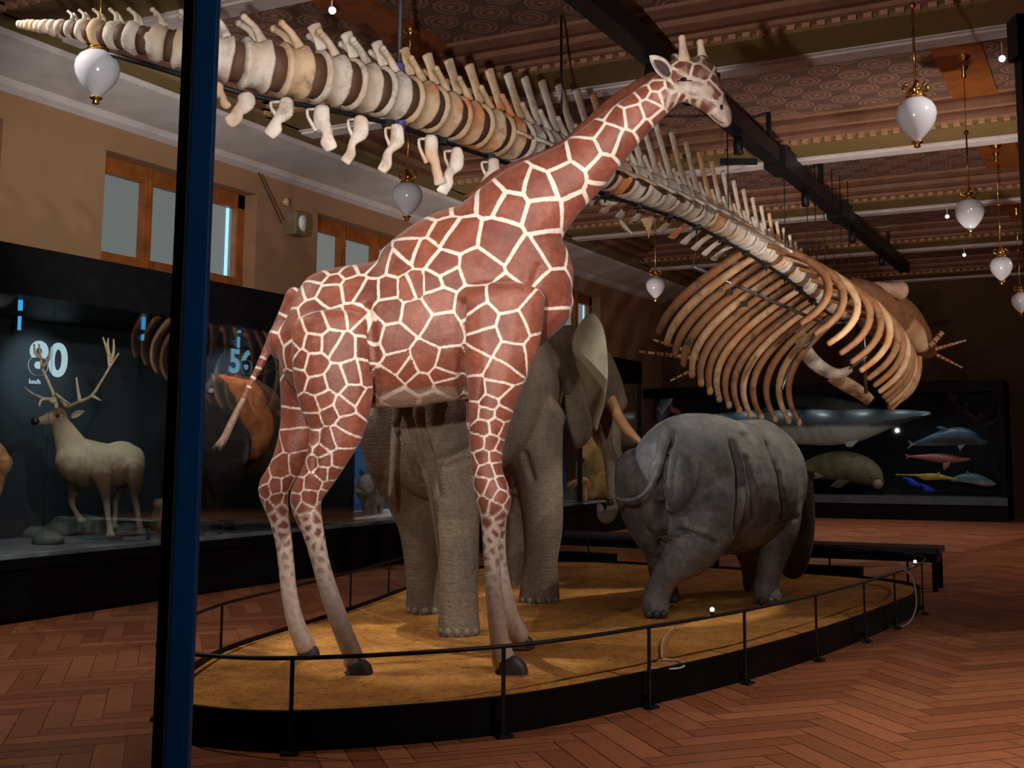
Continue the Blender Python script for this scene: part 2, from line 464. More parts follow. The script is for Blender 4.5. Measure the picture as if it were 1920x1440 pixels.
# wall cornice and its own stepped border along the left wall
mb = MB(); mb.prism([(XW, 5.8), (XW+.12, 5.84), (XW+.2, 5.9), (XW+1.2, 5.97), (XW+1.32, 6.02), (XW+1.32, 6.3), (XW, 6.3)], (0, 1, 0), (1,0,0), (0,0,1), (0, YB-1, 0))
trim(mb, M['cornice'])
mb = MB(); mb.box((XW+1.3, 1, 6.0), (XW+1.65, YB, 6.3)); trim(mb, M['olive'])
for a_, b_ in zip(TR[:-1], TR[1:]):
    mb = MB(); mc = MB()
    for i, (dx, z) in enumerate([(1.75, 6.06), (1.86, 6.11), (1.98, 6.15), (2.1, 6.21), (2.22, 6.26)]):
        (mb if i % 2 else mc).box((XW+1.6, a_+.1, z), (XW+dx, b_-.99, 6.31))
    trim(mb, M['mould']); trim(mc, M['mould2'])
# flat wooden bands across the panels
for xc in (-7.1, -1.5, 4.1):
    for a_, b_ in zip(TR[:-1], TR[1:]):
        mb = MB(); mb.box((xc-.28, a_+.15, 6.25), (xc+.28, b_-1.5, 6.31)); trim(mb, M['wood'])
# black lighting track
TX = -4.2
mb = MB(); mb.box((TX-.11, 2.0, 5.62), (TX+.11, 26.0, 5.84)); 
for y in range(3, 26, 3): mb.box((TX-.03, y, 5.8), (TX+.03, y+.06, 6.3))
track = thing('ceiling_track', 'long black lighting and rigging beam hung under the ceiling above the whale skeleton', 'lighting track', (TX, 14, 5.84))
part('beam', mb, M['black'], track)
for y in (7.7, 10.6, 13.6, 17, 20.4, 23.2):
    mb = MB(); mb.lathe((TX, y, 5.5), [(.0, -.14), (.06, -.14), (.065, 0), (.05, .08), (.0, .1)], 14); part('spotlight', mb, M['black'], track, True)
for y in (11.8, 15.6, 19.4):
    mb = MB(); mb.box((TX-.16, y-.3, 5.58), (TX+.16, y+.3, 5.88)); part('joint_sleeve', mb, M['black'], track)

# ------------------------------------------------------------------ pendant lamps
def lamp(x, y, z, r, label, proto=None):
    loc = (x, y, z)
    if proto: return copy_thing(proto, loc, label)
    t = thing('pendant_lamp', label, 'lamp', loc, 'opal globe pendant lamps')
    v = Vector(loc)
    mb = MB(); pr = [(.01,-1.26),(.1,-1.22),(.26,-1.08),(.5,-.84),(.74,-.55),(.92,-.2),(1,.15),(.96,.45),(.8,.74),(.55,.93),(.28,1.01),(.02,1.03)]
    mb.lathe(v, [(a*r, b*r) for a, b in pr], 28); part('globe', mb, M['globe'], t, True)
    mb = MB(); mb.lathe(v, [(.01,-1.55*r),(.03,-1.5*r),(.02,-1.38*r),(.04,-1.3*r),(.05,-1.24*r),(.01,-1.2*r)], 12); part('finial', mb, M['gold'], t, True)
    mb = MB(); mb.lathe(v, [(a*r, b*r) for a, b in [(.02,.98),(.2,1.0),(.42,1.02),(.5,1.1),(.3,1.16),(.2,1.3),(.34,1.38),(.3,1.5),(.1,1.56),(.07,1.9),(.02,1.92)]], 18)
    for k in range(4):
        a = k*pi/2+.3; e = Vector((cos(a), sin(a), 0))
        mb.tube([v+UP*1.3*r+e*.2*r, v+UP*1.32*r+e*.45*r, v+UP*1.45*r+e*.6*r, v+UP*1.68*r+e*.55*r, v+UP*1.7*r+e*.45*r], .012, 6, 2)
        mb.ball(v+UP*1.7*r+e*.45*r, .02, 8, 6)
    part('crown', mb, M['gold'], t, True)
    mb = MB(); mb.tube([v+UP*1.8*r, (x, y, z+.95)], .011, 8); mb.tube([(x, y, z+.9), (x, y, 6.16)], .005, 6)
    mb.ball((x, y, z+.97), .03, 10, 7)
    part('rod', mb, M['gold'], t, True)
    mb = MB(); mb.lathe((x, y, 6.26), [(.01,-.28),(.03,-.26),(.02,-.2),(.06,-.15),(.05,-.1),(.02,-.08),(.08,-.03),(.1,-.0),(.01,.0)], 14); part('ceiling_mount', mb, M['gold'], t, True)
    return t
pd = lamp(-1.40, 9.5, 4.36, .166, 'largest white globe pendant lamp at the upper right of the hall')
LP = [(-1.46, 13.7, 4.36, 'white globe pendant lamp directly behind the largest one on the right'),
      (-1.5, 18.0, 4.36, 'third white globe pendant lamp of the right row, counted from the front'),
      (-1.55, 22.3, 4.36, 'fourth white globe pendant lamp of the right row, low by the right edge'),
      (-1.45, 26.6, 4.36, 'small far globe lamp of the right row cut by the right edge'),
      (-6.95, 6.05, 4.5, 'white globe pendant lamp under the whale tail, left of the blue post'),
      (-6.9, 10.2, 4.36, 'grey-white globe pendant lamp hanging under the whale tail bones, above the giraffe back'),
      (-7.15, 18.2, 4.45, 'small globe pendant lamp between the giraffe neck and the whale ribs')]
for x, y, z, lb in LP: lamp(x, y, z, .166, lb, pd)
# =================================================================== display cases
def case_light(loc, tgt, p, sx, sy, col):
    """row of small downlights under the case roof"""
    L = max(sx, sy); n = max(1, round(L)); e = Vector((1, 0, 0)) if sx > sy else Vector((0, 1, 0))
    for k in range(n):
        o = e*((k+.5)/n-.5)*L; spot(Vector(loc)+o, Vector(tgt)+o, p*CASE/n, 125, col, 1, .05)
CASE = 1.0
CX = -9.55
# left row: one long case against the left wall
t = thing('display_case', 'long black-framed glass display case along the left wall holding the reindeer and the bison', 'display case', (-10.5, 13, 0))
mb = MB(); mb.box((CX, 5.0, 0), (CX+.0-1.95, 23.4, .5)); mb.box((CX+.06, 5.0, .5), (CX-1.95, 23.4, .6)); mb.box((CX+.02, 5.0, .04), (CX+.03, 23.4, .2))
part('base', mb, M['blackmatt'], t)
mb = MB(); mb.box((CX, 5.0, .6), (CX-1.9, 23.4, .64)); part('stage', mb, M['casefloor'], t)
mb = MB(); mb.box((CX+.02, 5.0, 3.12), (CX-1.95, 23.4, 3.6)); part('top_panel', mb, M['blackmatt'], t)
mb = MB(); mb.box((CX-1.85, 5.0, .6), (CX-1.95, 13.2, 3.15)); part('backdrop', mb, M['casewall'], t)
mb = MB(); mb.box((CX-1.85, 13.2, .6), (CX-1.95, 23.4, 3.15)); part('backdrop', mb, M['bluewall'], t)
mb = MB(); mb.box((CX-.2, 13.16, .6), (CX-1.9, 13.24, 3.15)); part('divider', mb, M['casewall'], t)
ye = [5.0, 8.0, 9.75, 11.5, 13.25, 15.3, 17.4, 20.3, 23.4]
for a_, b_ in zip(ye[:-1], ye[1:]):
    mb = MB(); mb.box((CX-.05, a_+.006, .6), (CX-.062, b_-.006, 3.14)); part('glass_panel', mb, M['glass'], t)
for y in (20.3, 23.37):
    mb = MB(); mb.box((CX, y-.03, .6), (CX-.08, y+.03, 3.14)); part('mullion', mb, M['black'], t)
def figure(txt, u0, v0, X, h, mat, name='numeral'):
    cu = bpy.data.curves.new('t', 'FONT'); cu.body = txt; cu.size = h/.7; cu.extrude = .004; cu.offset = .012*h/.3 if h > .1 else 0
    o = bpy.data.objects.new('t', cu); S.collection.objects.link(o)
    me = bpy.data.meshes.new_from_object(o.evaluated_get(bpy.context.evaluated_depsgraph_get())); bpy.data.objects.remove(o)
    p = onX(u0, v0, X)
    # text runs along +Y and stands up on the wall facing +X
    mt = Matrix(((0,0,1,0),(1,0,0,0),(0,1,0,0),(0,0,0,1)))
    me.transform(Matrix.Translation(p - wloc(t)) @ mt)
    return put(name, me, mat, t, False)
XN = CX-1.84
figure('80', 52, 700, XN, .38, M['fig']); figure('km/h', 54, 719, XN, .055, M['fig'], 'caption')
figure('56', 429, 697, XN, .33, M['fig2'])
case_light((-10.2, 9.2, 3.08), (-10.4, 9.2, .6), 34, .5, 2.6, (.82,.93,1))
case_light((-9.9, 7.9, 3.08), (-10.6, 8.8, 1.6), 12, .3, .6, (1,.9,.78))
case_light((-10.0, 11.6, 3.08), (-10.4, 11.6, .6), 46, .5, 2, (1,.86,.72))
case_light((-10.2, 15.6, 3.08), (-10.6, 15.6, .6), 120, .6, 3, (.9,.95,1))
case_light((-10.2, 20.0, 3.08), (-10.6, 20.4, .6), 60, .6, 3, (1,.88,.66))
spot((-10.6, 9.0, 3.05), (-11.4, 9.25, 2.5), 60, 70, (.8,.93,1), 1)
spot((-10.6, 12.4, 3.05), (-11.4, 12.4, 2.6), 60, 70, (.5,.8,1), 1)
# hanging light tubes in the case
for u, v0, v1, w in ((41, 507, 582, 0), (37, 593, 619, 0), (272, 552, 618, 1), (268, 627, 638, 1), (452, 598, 624, 2), (450, 632, 660, 2)):
    pass
for lb, (u, v0, v1, v2, v3) in (('bright blue light tube hanging at the far left of the case above the numeral 80', (41, 507, 582, 593, 619)),
        ('bright blue light tube hanging in the case just left of the blue post', (272, 552, 618, 627, 638)),
        ('short blue light tube hanging above the numeral 56', (452, 598, 624, 632, 652))):
    X = CX-.35
    a1 = onX(u, v0, X); tt = thing('light_tube', lb, 'light', (a1.x, a1.y, 3.11), 'blue light tubes in the wall case')
    mb = MB(); mb.tube([a1, onX(u-3, v1, X)], .022, 10); part('tube', mb, M['cyan'], tt, True)
    mb = MB(); mb.tube([onX(u-4, v2, X), onX(u-5, v3, X)], .017, 10); part('tube', mb, M['cyan'], tt, True)
    mb = MB(); mb.tube([(a1.x, a1.y, 3.11), a1], .008, 6); mb.tube([onX(u-3, v1, X), onX(u-4, v2, X)], .006, 6); part('cord', mb, M['black'], tt, True)

# back case
t2 = thing('display_case', 'wide low black display case on the back wall with the model whale and dolphins', 'display case', (-6.5, 29, 0))
YC = 28.4
mb = MB(); mb.box((-11.5, YC, 0), (-2.45, YB-.005, .38)); part('base', mb, M['blackmatt'], t2)
mb = MB(); mb.box((-11.5, YC-.05, .38), (-2.45, YB-.005, .56)); part('ledge', mb, simple('blue_grey_ledge', srgb(64,72,86), .6), t2)
mb = MB(); mb.box((-11.5, YC-.02, 3.05), (-2.45, YB-.005, 3.3)); part('top_panel', mb, M['blackmatt'], t2)
mb = MB(); mb.box((-2.6, YC, .38), (-2.45, YB-.005, 3.1)); part('side_panel', mb, M['blackmatt'], t2)
mb = MB(); mb.box((-11.5, YB-.1, .5), (-2.5, YB-.04, 3.1)); part('backdrop', mb, simple('black_blue_backdrop', srgb(12,18,26), .9), t2)
xe = [-11.5, -9.6, -7.9, -6.5, -5.2, -3.9, -2.6]
for a_, b_ in zip(xe[:-1], xe[1:]):
    mb = MB(); mb.box((a_+.008, YC+.03, .56), (b_-.008, YC+.045, 3.06)); part('glass_panel', mb, M['glass'], t2)
case_light((-6.9, 28.8, 3.02), (-6.8, 29.2, .5), 60, 7, .4, (.9,.96,1))
case_light((-3.8, 28.8, 3.02), (-3.7, 29.2, .5), 14, 2, .4, (.7,.88,1))

# =================================================================== foreground glass corner
pl = at(331, 1000, 1.5)
t = thing('glass_case_post', 'blue-black metal corner post with glass pane, in the left foreground', 'display case', (pl.x, pl.y, 0))
du = SIDE; dv = VIEW
def lbox(c, s0, s1, f0, f1, z0, z1, mb):
    c = Vector((c.x, c.y, 0))
    mb.obox(c + du*(s0+s1)/2 + dv*(f0+f1)/2 + UP*(z0+z1)/2, du*(s1-s0)/2, dv*(f1-f0)/2, UP*(z1-z0)/2); return mb
part('frame', lbox(pl, -.020, -.006, -.0, .012, 0, 2.6, MB()), M['blackmatt'], t)
part('inner_strip', lbox(pl, -.006, -.003, -.002, .01, 0, 2.6, MB()), M['steel'], t)
part('frame', lbox(pl, -.003, .027, -.001, .012, 0, 2.6, MB()), M['blue'], t, bevel=.002)
part('glass_panel', lbox(pl, -.9, -.020, .003, .008, 0.02, 2.6, MB()), M['glass'], t)
part('foot', lbox(pl, -.9, .027, -.004, .014, 0, .02, MB()), M['black'], t)
pr = at(1937, 300, 2.5)
t = thing('slim_black_post', 'slim black post with a wider cap at the right edge of the picture', 'post', (pr.x, pr.y, 0))
part('shaft', lbox(pr, -.024, .03, -.02, .02, 0, 2.5, MB()), M['blackmatt'], t)
part('cap', lbox(pr, -.034, .04, -.03, .03, 2.49, 2.585, MB()), M['blackmatt'], t)

# =================================================================== plinth, railing, benches
def cr_closed(P, sub):
    P = [Vector(p) for p in P]; n = len(P); out = []
    for i in range(n):
        a, b, c, d = P[i-1], P[i], P[(i+1) % n], P[(i+2) % n]
        for k in range(sub):
            t = k/sub
            out.append((b*2 + (c-a)*t + (a*2-b*5+c*4-d)*t*t + (b*3-a-c*3+d)*t**3)*.5)
    return out
OUT = [(-5.15,5.22,0),(-4.83,4.98,0),(-4.13,5.1,0),(-3.3,5.9,0),(-2.83,6.93,0),(-2.51,7.92,0),(-2.27,9.0,0),(-2.11,10.05,0),(-2.0,11.05,0),(-1.93,12.0,0),(-2.1,12.85,0),(-2.8,13.35,0),(-3.9,13.6,0),(-5.3,13.75,0),(-6.5,13.7,0),(-7.15,13.1,0),(-7.2,11.8,0),(-6.9,10.4,0),(-6.5,9.0,0),(-6.2,7.7,0),(-5.95,6.6,0),(-5.55,5.75,0)]
rim = cr_closed(OUT, 8)
cen = sum(rim, Vector())/len(rim)
def offs(P, d):
    n = len(P); o = []
    for i in range(n):
        t = (P[(i+1) % n]-P[i-1]).normalized(); nn = Vector((t.y, -t.x, 0)); o.append(P[i]+nn*d)
    return o
plinth = thing('exhibit_plinth', 'large low black-rimmed island plinth filled with ochre sand under the animals', 'plinth', (cen.x, cen.y, 0))
mb = MB(); PHI = .21
A, B = rim, offs(rim, -.035)
mb.rings([[a, b, b+UP*PHI, a+UP*PHI] for a, b in zip(A, B)], True)
part('rim', mb, M['blackmatt'], plinth)
# sand: grid inside the outline
def inside(x, y, P):
    c = False; n = len(P)
    for i in range(n):
        a, b = P[i], P[i-1]
        if (a.y > y) != (b.y > y) and x < (b.x-a.x)*(y-a.y)/(b.y-a.y)+a.x: c = not c
    return c
K = 30; mb = MB(); rings = []
C0 = Vector((-4.6, 9.6, 0))
for k in range(K+1):
    f = (k/K)**.8
    rg = []
    for p in B:
        x = C0 + (p-C0)*f
        h = noise.noise(Vector((x.x*.9, x.y*.9, 0)))*.03 + noise.noise(Vector((x.x*5, x.y*5, 3)))*.008
        rg.append(Vector((x.x, x.y, .185 + h*(1 if f < .97 else .2))))
    rings.append(rg)
rings[0] = [Vector((p.x, p.y, .185)) for p in [C0 + (q_-C0)*.004 for q_ in B]]
mb.rings(rings); mb.f.pop()
sd = part('sand', mb, M['sand'], plinth, True); sd['label'] = 'ochre sand bed'

# railing
RO = offs(rim, .055)
RH = .50
rail = thing('guard_railing', 'low thin black guard railing on slim uprights running round the sand plinth', 'railing', (cen.x, cen.y, 0))
part('top_rail', MB().tube([p+UP*RH for p in RO], .0125, 8, closed=True), M['black'], rail, True)
# uprights seen in the photo, nearest outline points to their feet
ups = [(290,1348),(550,1408),(943,1378),(1205,1327),(1385,1280),(1519,1240),(1612,1203),(1670,1176)]
done = []
def upright(p, nrm):
    tg = Vector((-nrm.y, nrm.x, 0))
    mb = MB(); mb.obox(p+UP*RH/2, tg*.011, nrm*.006, UP*RH/2); o = part('upright', mb, M['black'], rail)
    mb = MB(); mb.obox(p+UP*.008+nrm*.02, tg*.045, nrm*.03, UP*.008); mb.obox(p+UP*.06-nrm*.02, tg*.014, nrm*.02, UP*.02); mb.lathe(p+UP*.016+tg*.02+nrm*.02, [(.0,0),(.01,0),(.01,.01),(0,.01)], 8)
    q_ = put('foot_plate', mesh_from(mb, 'foot_plate', wloc(rail)), M['black'], o, False)
cum = []
for u, v in ups:
    w = onZ(u, v, 0); i = min(range(len(RO)), key=lambda k: (RO[k]-w).length); done.append(i)
n_ = len(RO)
idx = set(done)
# the rest at about 1.05 m along the back and the left side
last = min(range(n_), key=lambda k: (RO[k]-onZ(1670,1176,0)).length); s_ = 0; i = last
start = min(done, key=lambda k: (RO[k]-onZ(290,1348,0)).length)
j = last
while True:
    j2 = (j+1) % n_
    s_ += (RO[j2]-RO[j]).length; j = j2
    if (RO[j]-RO[start]).length < .6: break
    if s_ > 1.02: idx.add(j); s_ = 0
for i in idx:
    tgt = (RO[(i+1) % n_]-RO[i-1]).normalized(); upright(RO[i], Vector((tgt.y, -tgt.x, 0)))
# small lamps and cables on the rail
def cable(name, pts, r, label):
    p0 = Vector(pts[0]); mb = MB(); mb.tube(pts, r, 7, 5)
    return solo(name, mb, M['cable'], label, 'cable', p0, None, True)
M['cable'] = simple('white_cable', (.55,.55,.52), .5)
p = onZ(1250,1240,.21)
cable('power_cable', [onZ(1265,1175,.21)+UP*.0, onZ(1243,1200,.21), onZ(1240,1235,.2), onZ(1225,1236,.2), onZ(1270,1238,.2), onZ(1283,1248,.2), onZ(1262,1254,.2), onZ(1212,1252,.2)], .006, 'thin white cable looped on the sand between two railing uprights, middle front')
w0 = RO[min(range(n_), key=lambda k: (RO[k]-onZ(1690,1175,0)).length)]
cable('power_cable', [w0+UP*.5, w0+UP*.52+Vector((.05,.05,0)), w0+UP*.42+Vector((.12,.1,0)), w0+UP*.2+Vector((.14,.12,0)), w0+UP*.06+Vector((.1,.02,0)), w0+UP*.01+Vector((.03,-.1,0))], .007, 'white cable hanging off the railing at the right end of the plinth')
for (u, v, lb) in ((1316, 1148, 'tiny lit lamp clipped on the railing in front of the rhinoceros foot'), (1667, 1056, 'tiny lit lamp at the right end of the railing')):
    i = min(range(n_), key=lambda k: (RO[k]-onZ(u, v, .52)).length)
    p = RO[i]; t = thing('rail_lamp', lb, 'lamp', p+UP*.5125, 'rail lamps')
    mb = MB(); mb.lathe(p+UP*.5125, [(.0,0),(.012,0),(.012,.02),(.0,.02)], 10); part('lamp_base', mb, M['black'], t)
    mb = MB(); mb.ball(p+UP*.545, .016, 10, 8); part('bulb', mb, M['lampface'], t, True)

# benches
def bench(x0, x1, y0, y1, h, label, ang=0):
    c = Vector(((x0+x1)/2, (y0+y1)/2, 0)); t = thing('bench', label, 'bench', c, 'black benches behind the plinth')
    ex = Vector((cos(ang), sin(ang), 0)); ey = Vector((-sin(ang), cos(ang), 0)); hx, hy = (x1-x0)/2, (y1-y0)/2
    part('seat', MB().obox(c+UP*(h-.04), ex*hx, ey*hy, UP*.04), simple('dark_leather', (.018,.012,.014), .4), t, bevel=.015)
    part('apron', MB().obox(c+UP*(h-.12), ex*(hx-.03), ey*(hy-.03), UP*.05), M['blackmatt'], t)
    for a in (-1, 1):
        for b in (-1, 1):
            part('leg', MB().obox(c+ex*a*(hx-.06)+ey*b*(hy-.05)+UP*(h-.15)/2, ex*.03, ey*.025, UP*(h-.15)/2), M['blackmatt'], t)
    part('shelf', MB().obox(c+UP*.11-ex*hx*.0, ex*hx*.35, ey*hy*.5, UP*.11), M['blackmatt'], t)
    return t
bench(-4.9, -1.98, 13.95, 14.45, .5, 'long low black bench behind the right end of the plinth', .0)
bench(-8.0, -5.6, 14.35, 14.85, .5, 'low black bench behind the elephant, left of the other bench', -.05)

# wall speaker, small ceiling spotlights
p = onX(556, 420, XW+.18)
t = thing('wall_speaker', 'small grey and white box loudspeaker on the tan wall between two windows', 'speaker', (XW, p.y, p.z))
part('bracket', MB().box((XW, p.y-.05, p.z-.03), (XW+.1, p.y+.05, p.z+.03)), M['black'], t)
part('housing', MB().box((XW+.08, p.y-.16, p.z-.19), (XW+.3, p.y+.12, p.z+.17)), simple('olive_grey_plastic', srgb(120,104,80), .6), t, bevel=.02)
part('front_grille', MB().lathe((XW+.3, p.y+.0, p.z), [(0,0),(.13,0),(.12,.025),(0,.04)], 20, (1,.2,0)), simple('white_plastic', srgb(230,230,235), .5), t, True)
part('sensor_dome', MB().lathe((XW+.02, p.y-.1, p.z+.34), [(0,0),(.07,0),(.06,.06),(0,.08)], 16, (1,0,0)), simple('beige_plastic', srgb(190,160,130), .5), t, True)
part('conduit', MB().tube([(XW+.02, p.y-.16, p.z), (XW+.02, p.y-.75, 5.85)], .012, 6).tube([(XW+.02, p.y-.1, p.z+.05), (XW+.02, p.y-.68, 5.85)], .008, 6), M['darkwood'], t)
def ceil_spot(p, tgt, label, s=.6, proto=None):
    if True:
        t = thing('ceiling_spotlight', label, 'spotlight', (p.x, p.y, 5.98), 'small ceiling spotlights')
        d = (Vector(tgt)-p).normalized()
        part('stem', MB().tube([(p.x, p.y, 5.98), p], .012*s, 8), M['white'], t)
        part('housing', MB().lathe(p, [(0,-.09*s),(.05*s,-.09*s),(.065*s,.08*s),(.0,.08*s)], 14, d), M['white'], t, True)
        part('lens', MB().lathe(p+d*.082*s, [(0,0),(.058*s,0),(.05*s,.012),(0,.014)], 14, d), M['lampface'], t, True)
M['white'] = simple('white_enamel', srgb(210,215,225), .4)
for (u, v, Z, lb) in ((622, 18, 5.85, 'white spotlight on the ceiling trim above the whale tail'), (1879, 110, 5.8, 'bright white spotlight at the upper right by the black post'),
        (1776, 406, 5.8, 'small spotlight below the second pendant lamp of the right row'), (1808, 478, 5.8, 'small spotlight left of the third pendant lamp of the right row')):
    ceil_spot(onZ(u, v, Z), (0, 0, 1.6) if u != 622 else (-2, 4, 2), lb)
# =================================================================== giraffe
def st(u, v, d, w, k=.7):
    """station from a point seen at (u, v) standing at depth d, half width w (photo px at that depth)"""
    return (at(u, v, d), w*d/FPX, w*k*d/FPX)
def limb(mb, rows, d0, d1, n=16, k=.85, ref=VIEW, sub=3):
    L = len(rows)
    mb.loft([st(r[0], r[1], d0+(d1-d0)*i/(L-1), r[2], r[3] if len(r) > 3 else k) for i, r in enumerate(rows)], ref, n, True, sub)
GD = 7.95
gf = onZ(790, 1240, .2)
gir = thing('giraffe', 'tall reticulated giraffe mount with reddish brown patches standing on the front of the sand plinth', 'giraffe', (gf.x, gf.y, .19))
g = MB()
tr = [(536,640,40,60),(556,642,88,72),(590,640,122,84),(640,633,134,92),(700,628,138,95),(750,621,147,98),(800,600,166,100),(850,578,180,100),(900,560,184,94),(950,555,168,84),(990,575,130,68),(1016,600,78,48)]
g.loft([(at(u, v, GD), h*GD/FPX, dp*GD/FPX) for u, v, h, dp in tr], VIEW, 30, True, 3)
nk = [(905,520,140,88),(945,450,112,70),(975,408,94,58),(1005,378,84,50),(1046,346,70,42),(1085,317,60,37),(1135,268,51,33),(1187,222,42,28),(1238,178,36,25),(1262,160,36,25)]
g.loft([(at(u, v, GD-.02), h*GD/FPX, dp*GD/FPX) for u, v, h, dp in nk], VIEW, 24, True, 3)
hd = [(1252,150,30,22),(1275,148,43,27),(1298,152,46,29),(1318,168,39,27),(1334,187,30,21),(1346,204,23,17),(1355,218,20,16),(1361,230,13,12)]
g.loft([(at(u, v, GD-.03), h*GD/FPX, dp*GD/FPX) for u, v, h, dp in hd], VIEW, 20, True, 3)
g.ball(at(1330,134,GD-.02), .06); g.ball(at(1344,143,GD+.07), .035); g.ball(at(1312,118,GD), .06)
g.ball(at(1357,196,GD-.06), .028); g.ball(at(1279,146,GD-.1), .045)
# legs
limb(g, [(622,610,76,.5),(624,690,76,.55),(630,750,70,.55),(632,800,54,.6),(618,845,42,.75),(598,890,33),(574,930,30),(577,962,26),(588,1000,20),(600,1050,17),(614,1100,17),(631,1150,18),(648,1195,18),(661,1228,19),(664,1244,20)], 7.60, 7.64)
limb(g, [(580,640,60,.7),(572,720,48,.7),(562,790,36,.75),(548,850,33),(528,890,29),(513,918,29),(522,965,20),(531,1010,16),(537,1060,15),(542,1110,15),(552,1160,16),(565,1195,18),(573,1212,20)], 8.15, 8.26)
limb(g, [(935,560,90,.45),(936,640,78,.5),(930,705,58,.65),(922,760,44,.75),(914,820,34),(913,880,29),(923,925,34),(927,950,31),(922,985,20),(922,1040,16),(925,1100,16),(932,1160,18),(937,1205,18),(943,1232,22),(946,1242,22)], 7.64, 7.56)
limb(g, [(925,620,60,.5),(912,720,44,.7),(908,800,34),(915,880,27),(928,935,27),(930,985,19),(935,1050,15),(946,1110,15),(958,1160,17),(970,1186,19),(976,1196,18)], 8.12, 8.29)
# tail
g.loft([st(u, v, d, w, 1) for u, v, d, w in [(556,556,8.0,22),(535,590,8.0,14),(512,630,7.98,9.5),(490,680,7.95,8),(472,715,7.93,6.5),(455,750,7.9,5)]], VIEW, 12, True, 3)
# muscle relief
gme = baked('skin', g, .0135, 8, gir.location, .5)
def carve(me, off, lines, raycast=True):
    """press soft folds into a skin: lines of (points seen in the photo, depth, width)"""
    bt = BVHTree.FromPolygons([v.co for v in me.vertices], [tuple(p.vertices) for p in me.polygons])
    nm = [v.normal.copy() for v in me.vertices]; P = []
    for pts, dep, wid in lines:
        for (u0, v0), (u1, v1) in zip(pts[:-1], pts[1:]):
            n_ = max(2, int(math.hypot(u1-u0, v1-v0)/4))
            for k in range(n_):
                r_ = ray(u0+(u1-u0)*k/n_, v0+(v1-v0)*k/n_)[0].normalized()
                h_ = bt.ray_cast(Vector((0,0,EYE))-off, r_)
                if h_[0] is not None: P.append((h_[0], dep, wid))
    if not P: return
    kt = KDTree(len(P))
    for i, p in enumerate(P): kt.insert(p[0], i)
    kt.balance()
    for i, v in enumerate(me.vertices):
        c, j, ds = kt.find(v.co)
        dep, wid = P[j][1], P[j][2]
        if ds < wid*2.2:
            e = math.exp(-(ds/wid)**2); v.co = v.co - nm[i]*dep*e
    me.update()
carve(gme, gir.location, [([(688,575),(694,610),(698,660),(700,710),(701,755)], .045, .03), ([(866,570),(864,620),(866,680),(869,740),(873,780)], .05, .028), ([(1012,500),(1000,530)], .02, .03),
    ([(600,800),(590,850),(588,890)], .02, .02), ([(905,700),(895,760)], .012, .02), ([(1255,140),(1260,190)], .015, .02)])

# coat pattern: cells of the reticulated coat, visible side as on the mount, the rest scattered
bmt = BVHTree.FromPolygons([v.co for v in gme.vertices], [tuple(p.vertices) for p in gme.polygons])
CELL = '''1208,174 1233,165 1182,190 1219,206 1229,183 1243,178 1156,219 1187,216 1211,243 1230,224 1140,259 1171,276 1095,285 1132,320 1061,335 1110,240 1079,395 1148,345 1016,400 1008,353 1040,296 1120,362 965,345
957,383 925,372 1030,467 993,487 937,450 893,507 860,443 833,433 867,387 793,427 827,400 830,507 790,480 950,553 883,567 1000,600 963,617 900,600 910,640 957,667 1003,655 780,590 827,617 770,540 797,673 760,690 833,700 790,719 893,677 937,700 930,730 950,752 917,757 897,733 770,478
601,521 626,509 626,527 582,544 620,550 562,559 585,585 597,612 547,602 562,637 629,597 661,538 667,594 655,512 696,550 684,503 713,503 728,545 774,538 750,497 731,582 742,635 815,532 839,524 824,560 751,684 731,713 840,719 840,684 684,655 684,611 643,655 620,643 567,678 591,684 591,643 553,655 661,702 597,722 632,713 681,698 661,740 684,755 608,751 565,707 643,763 620,775 652,795 588,760 591,786 553,742 550,786 550,821 588,824 614,827 640,818 579,844 602,847 635,859 608,862 591,868 570,879 605,885 623,885 700,620 810,745 760,745
940,775 912,775 890,775 928,800 905,803 942,808 920,830 897,830 936,838 928,858 905,858 890,868 930,880 912,885
1256,165 1262,183 1275,186 1290,191 1304,194 1318,199 1334,170 1325,120 1302,112 1345,160 1268,150
538,580 520,610 528,600 505,640 497,660 488,680 480,700 470,715 460,735'''
seeds = []
bb = Vector((0,0,0))
for tok in CELL.split():
    u, v = map(int, tok.split(','))
    r, fw = ray(u, v); o_ = Vector((0,0,EYE)) - gir.location
    hit = bmt.ray_cast(o_, r.normalized())
    if hit[0] is not None: seeds.append((hit[0] + r.normalized()*.03, 0))
random.seed(11)
vs_ = gme.vertices; zh = gir.location.z
def rad_at(p):
    z = p.z
    if z > 3.75: return .11
    if z > 2.75: return .29
    if z > 1.75: return .25
    if z > 1.2: return .25 - (1.75-z)/.55*.17
    return .07 - max(0, (1.2-z))*.035
kd_pts = [s_[0] for s_ in seeds]
order = list(range(len(vs_))); random.shuffle(order)
cell = {}
def key(p): return (int(p.x//.22), int(p.y//.22), int(p.z//.22))
for p in kd_pts: cell.setdefault(key(p), []).append(p)
cnt = 0
for i in order[:26000]:
    p = vs_[i].co; r_ = rad_at(p); k = key(p); ok = True
    for dx in (-1,0,1):
        for dy in (-1,0,1):
            for dz in (-1,0,1):
                for q_ in cell.get((k[0]+dx, k[1]+dy, k[2]+dz), ()):
                    if (q_-p).length < r_: ok = False; break
                if not ok: break
            if not ok: break
        if not ok: break
    if ok: cell.setdefault(k, []).append(p.copy()); kd_pts.append(p.copy()); cnt += 1
kd = KDTree(len(kd_pts))
for i, p in enumerate(kd_pts): kd.insert(p, i)
kd.balance()
ea = gme.attributes.new('edge', 'FLOAT', 'POINT'); pa = gme.attributes.new('pale', 'FLOAT', 'POINT'); ca = gme.attributes.new('cellid', 'FLOAT', 'POINT')
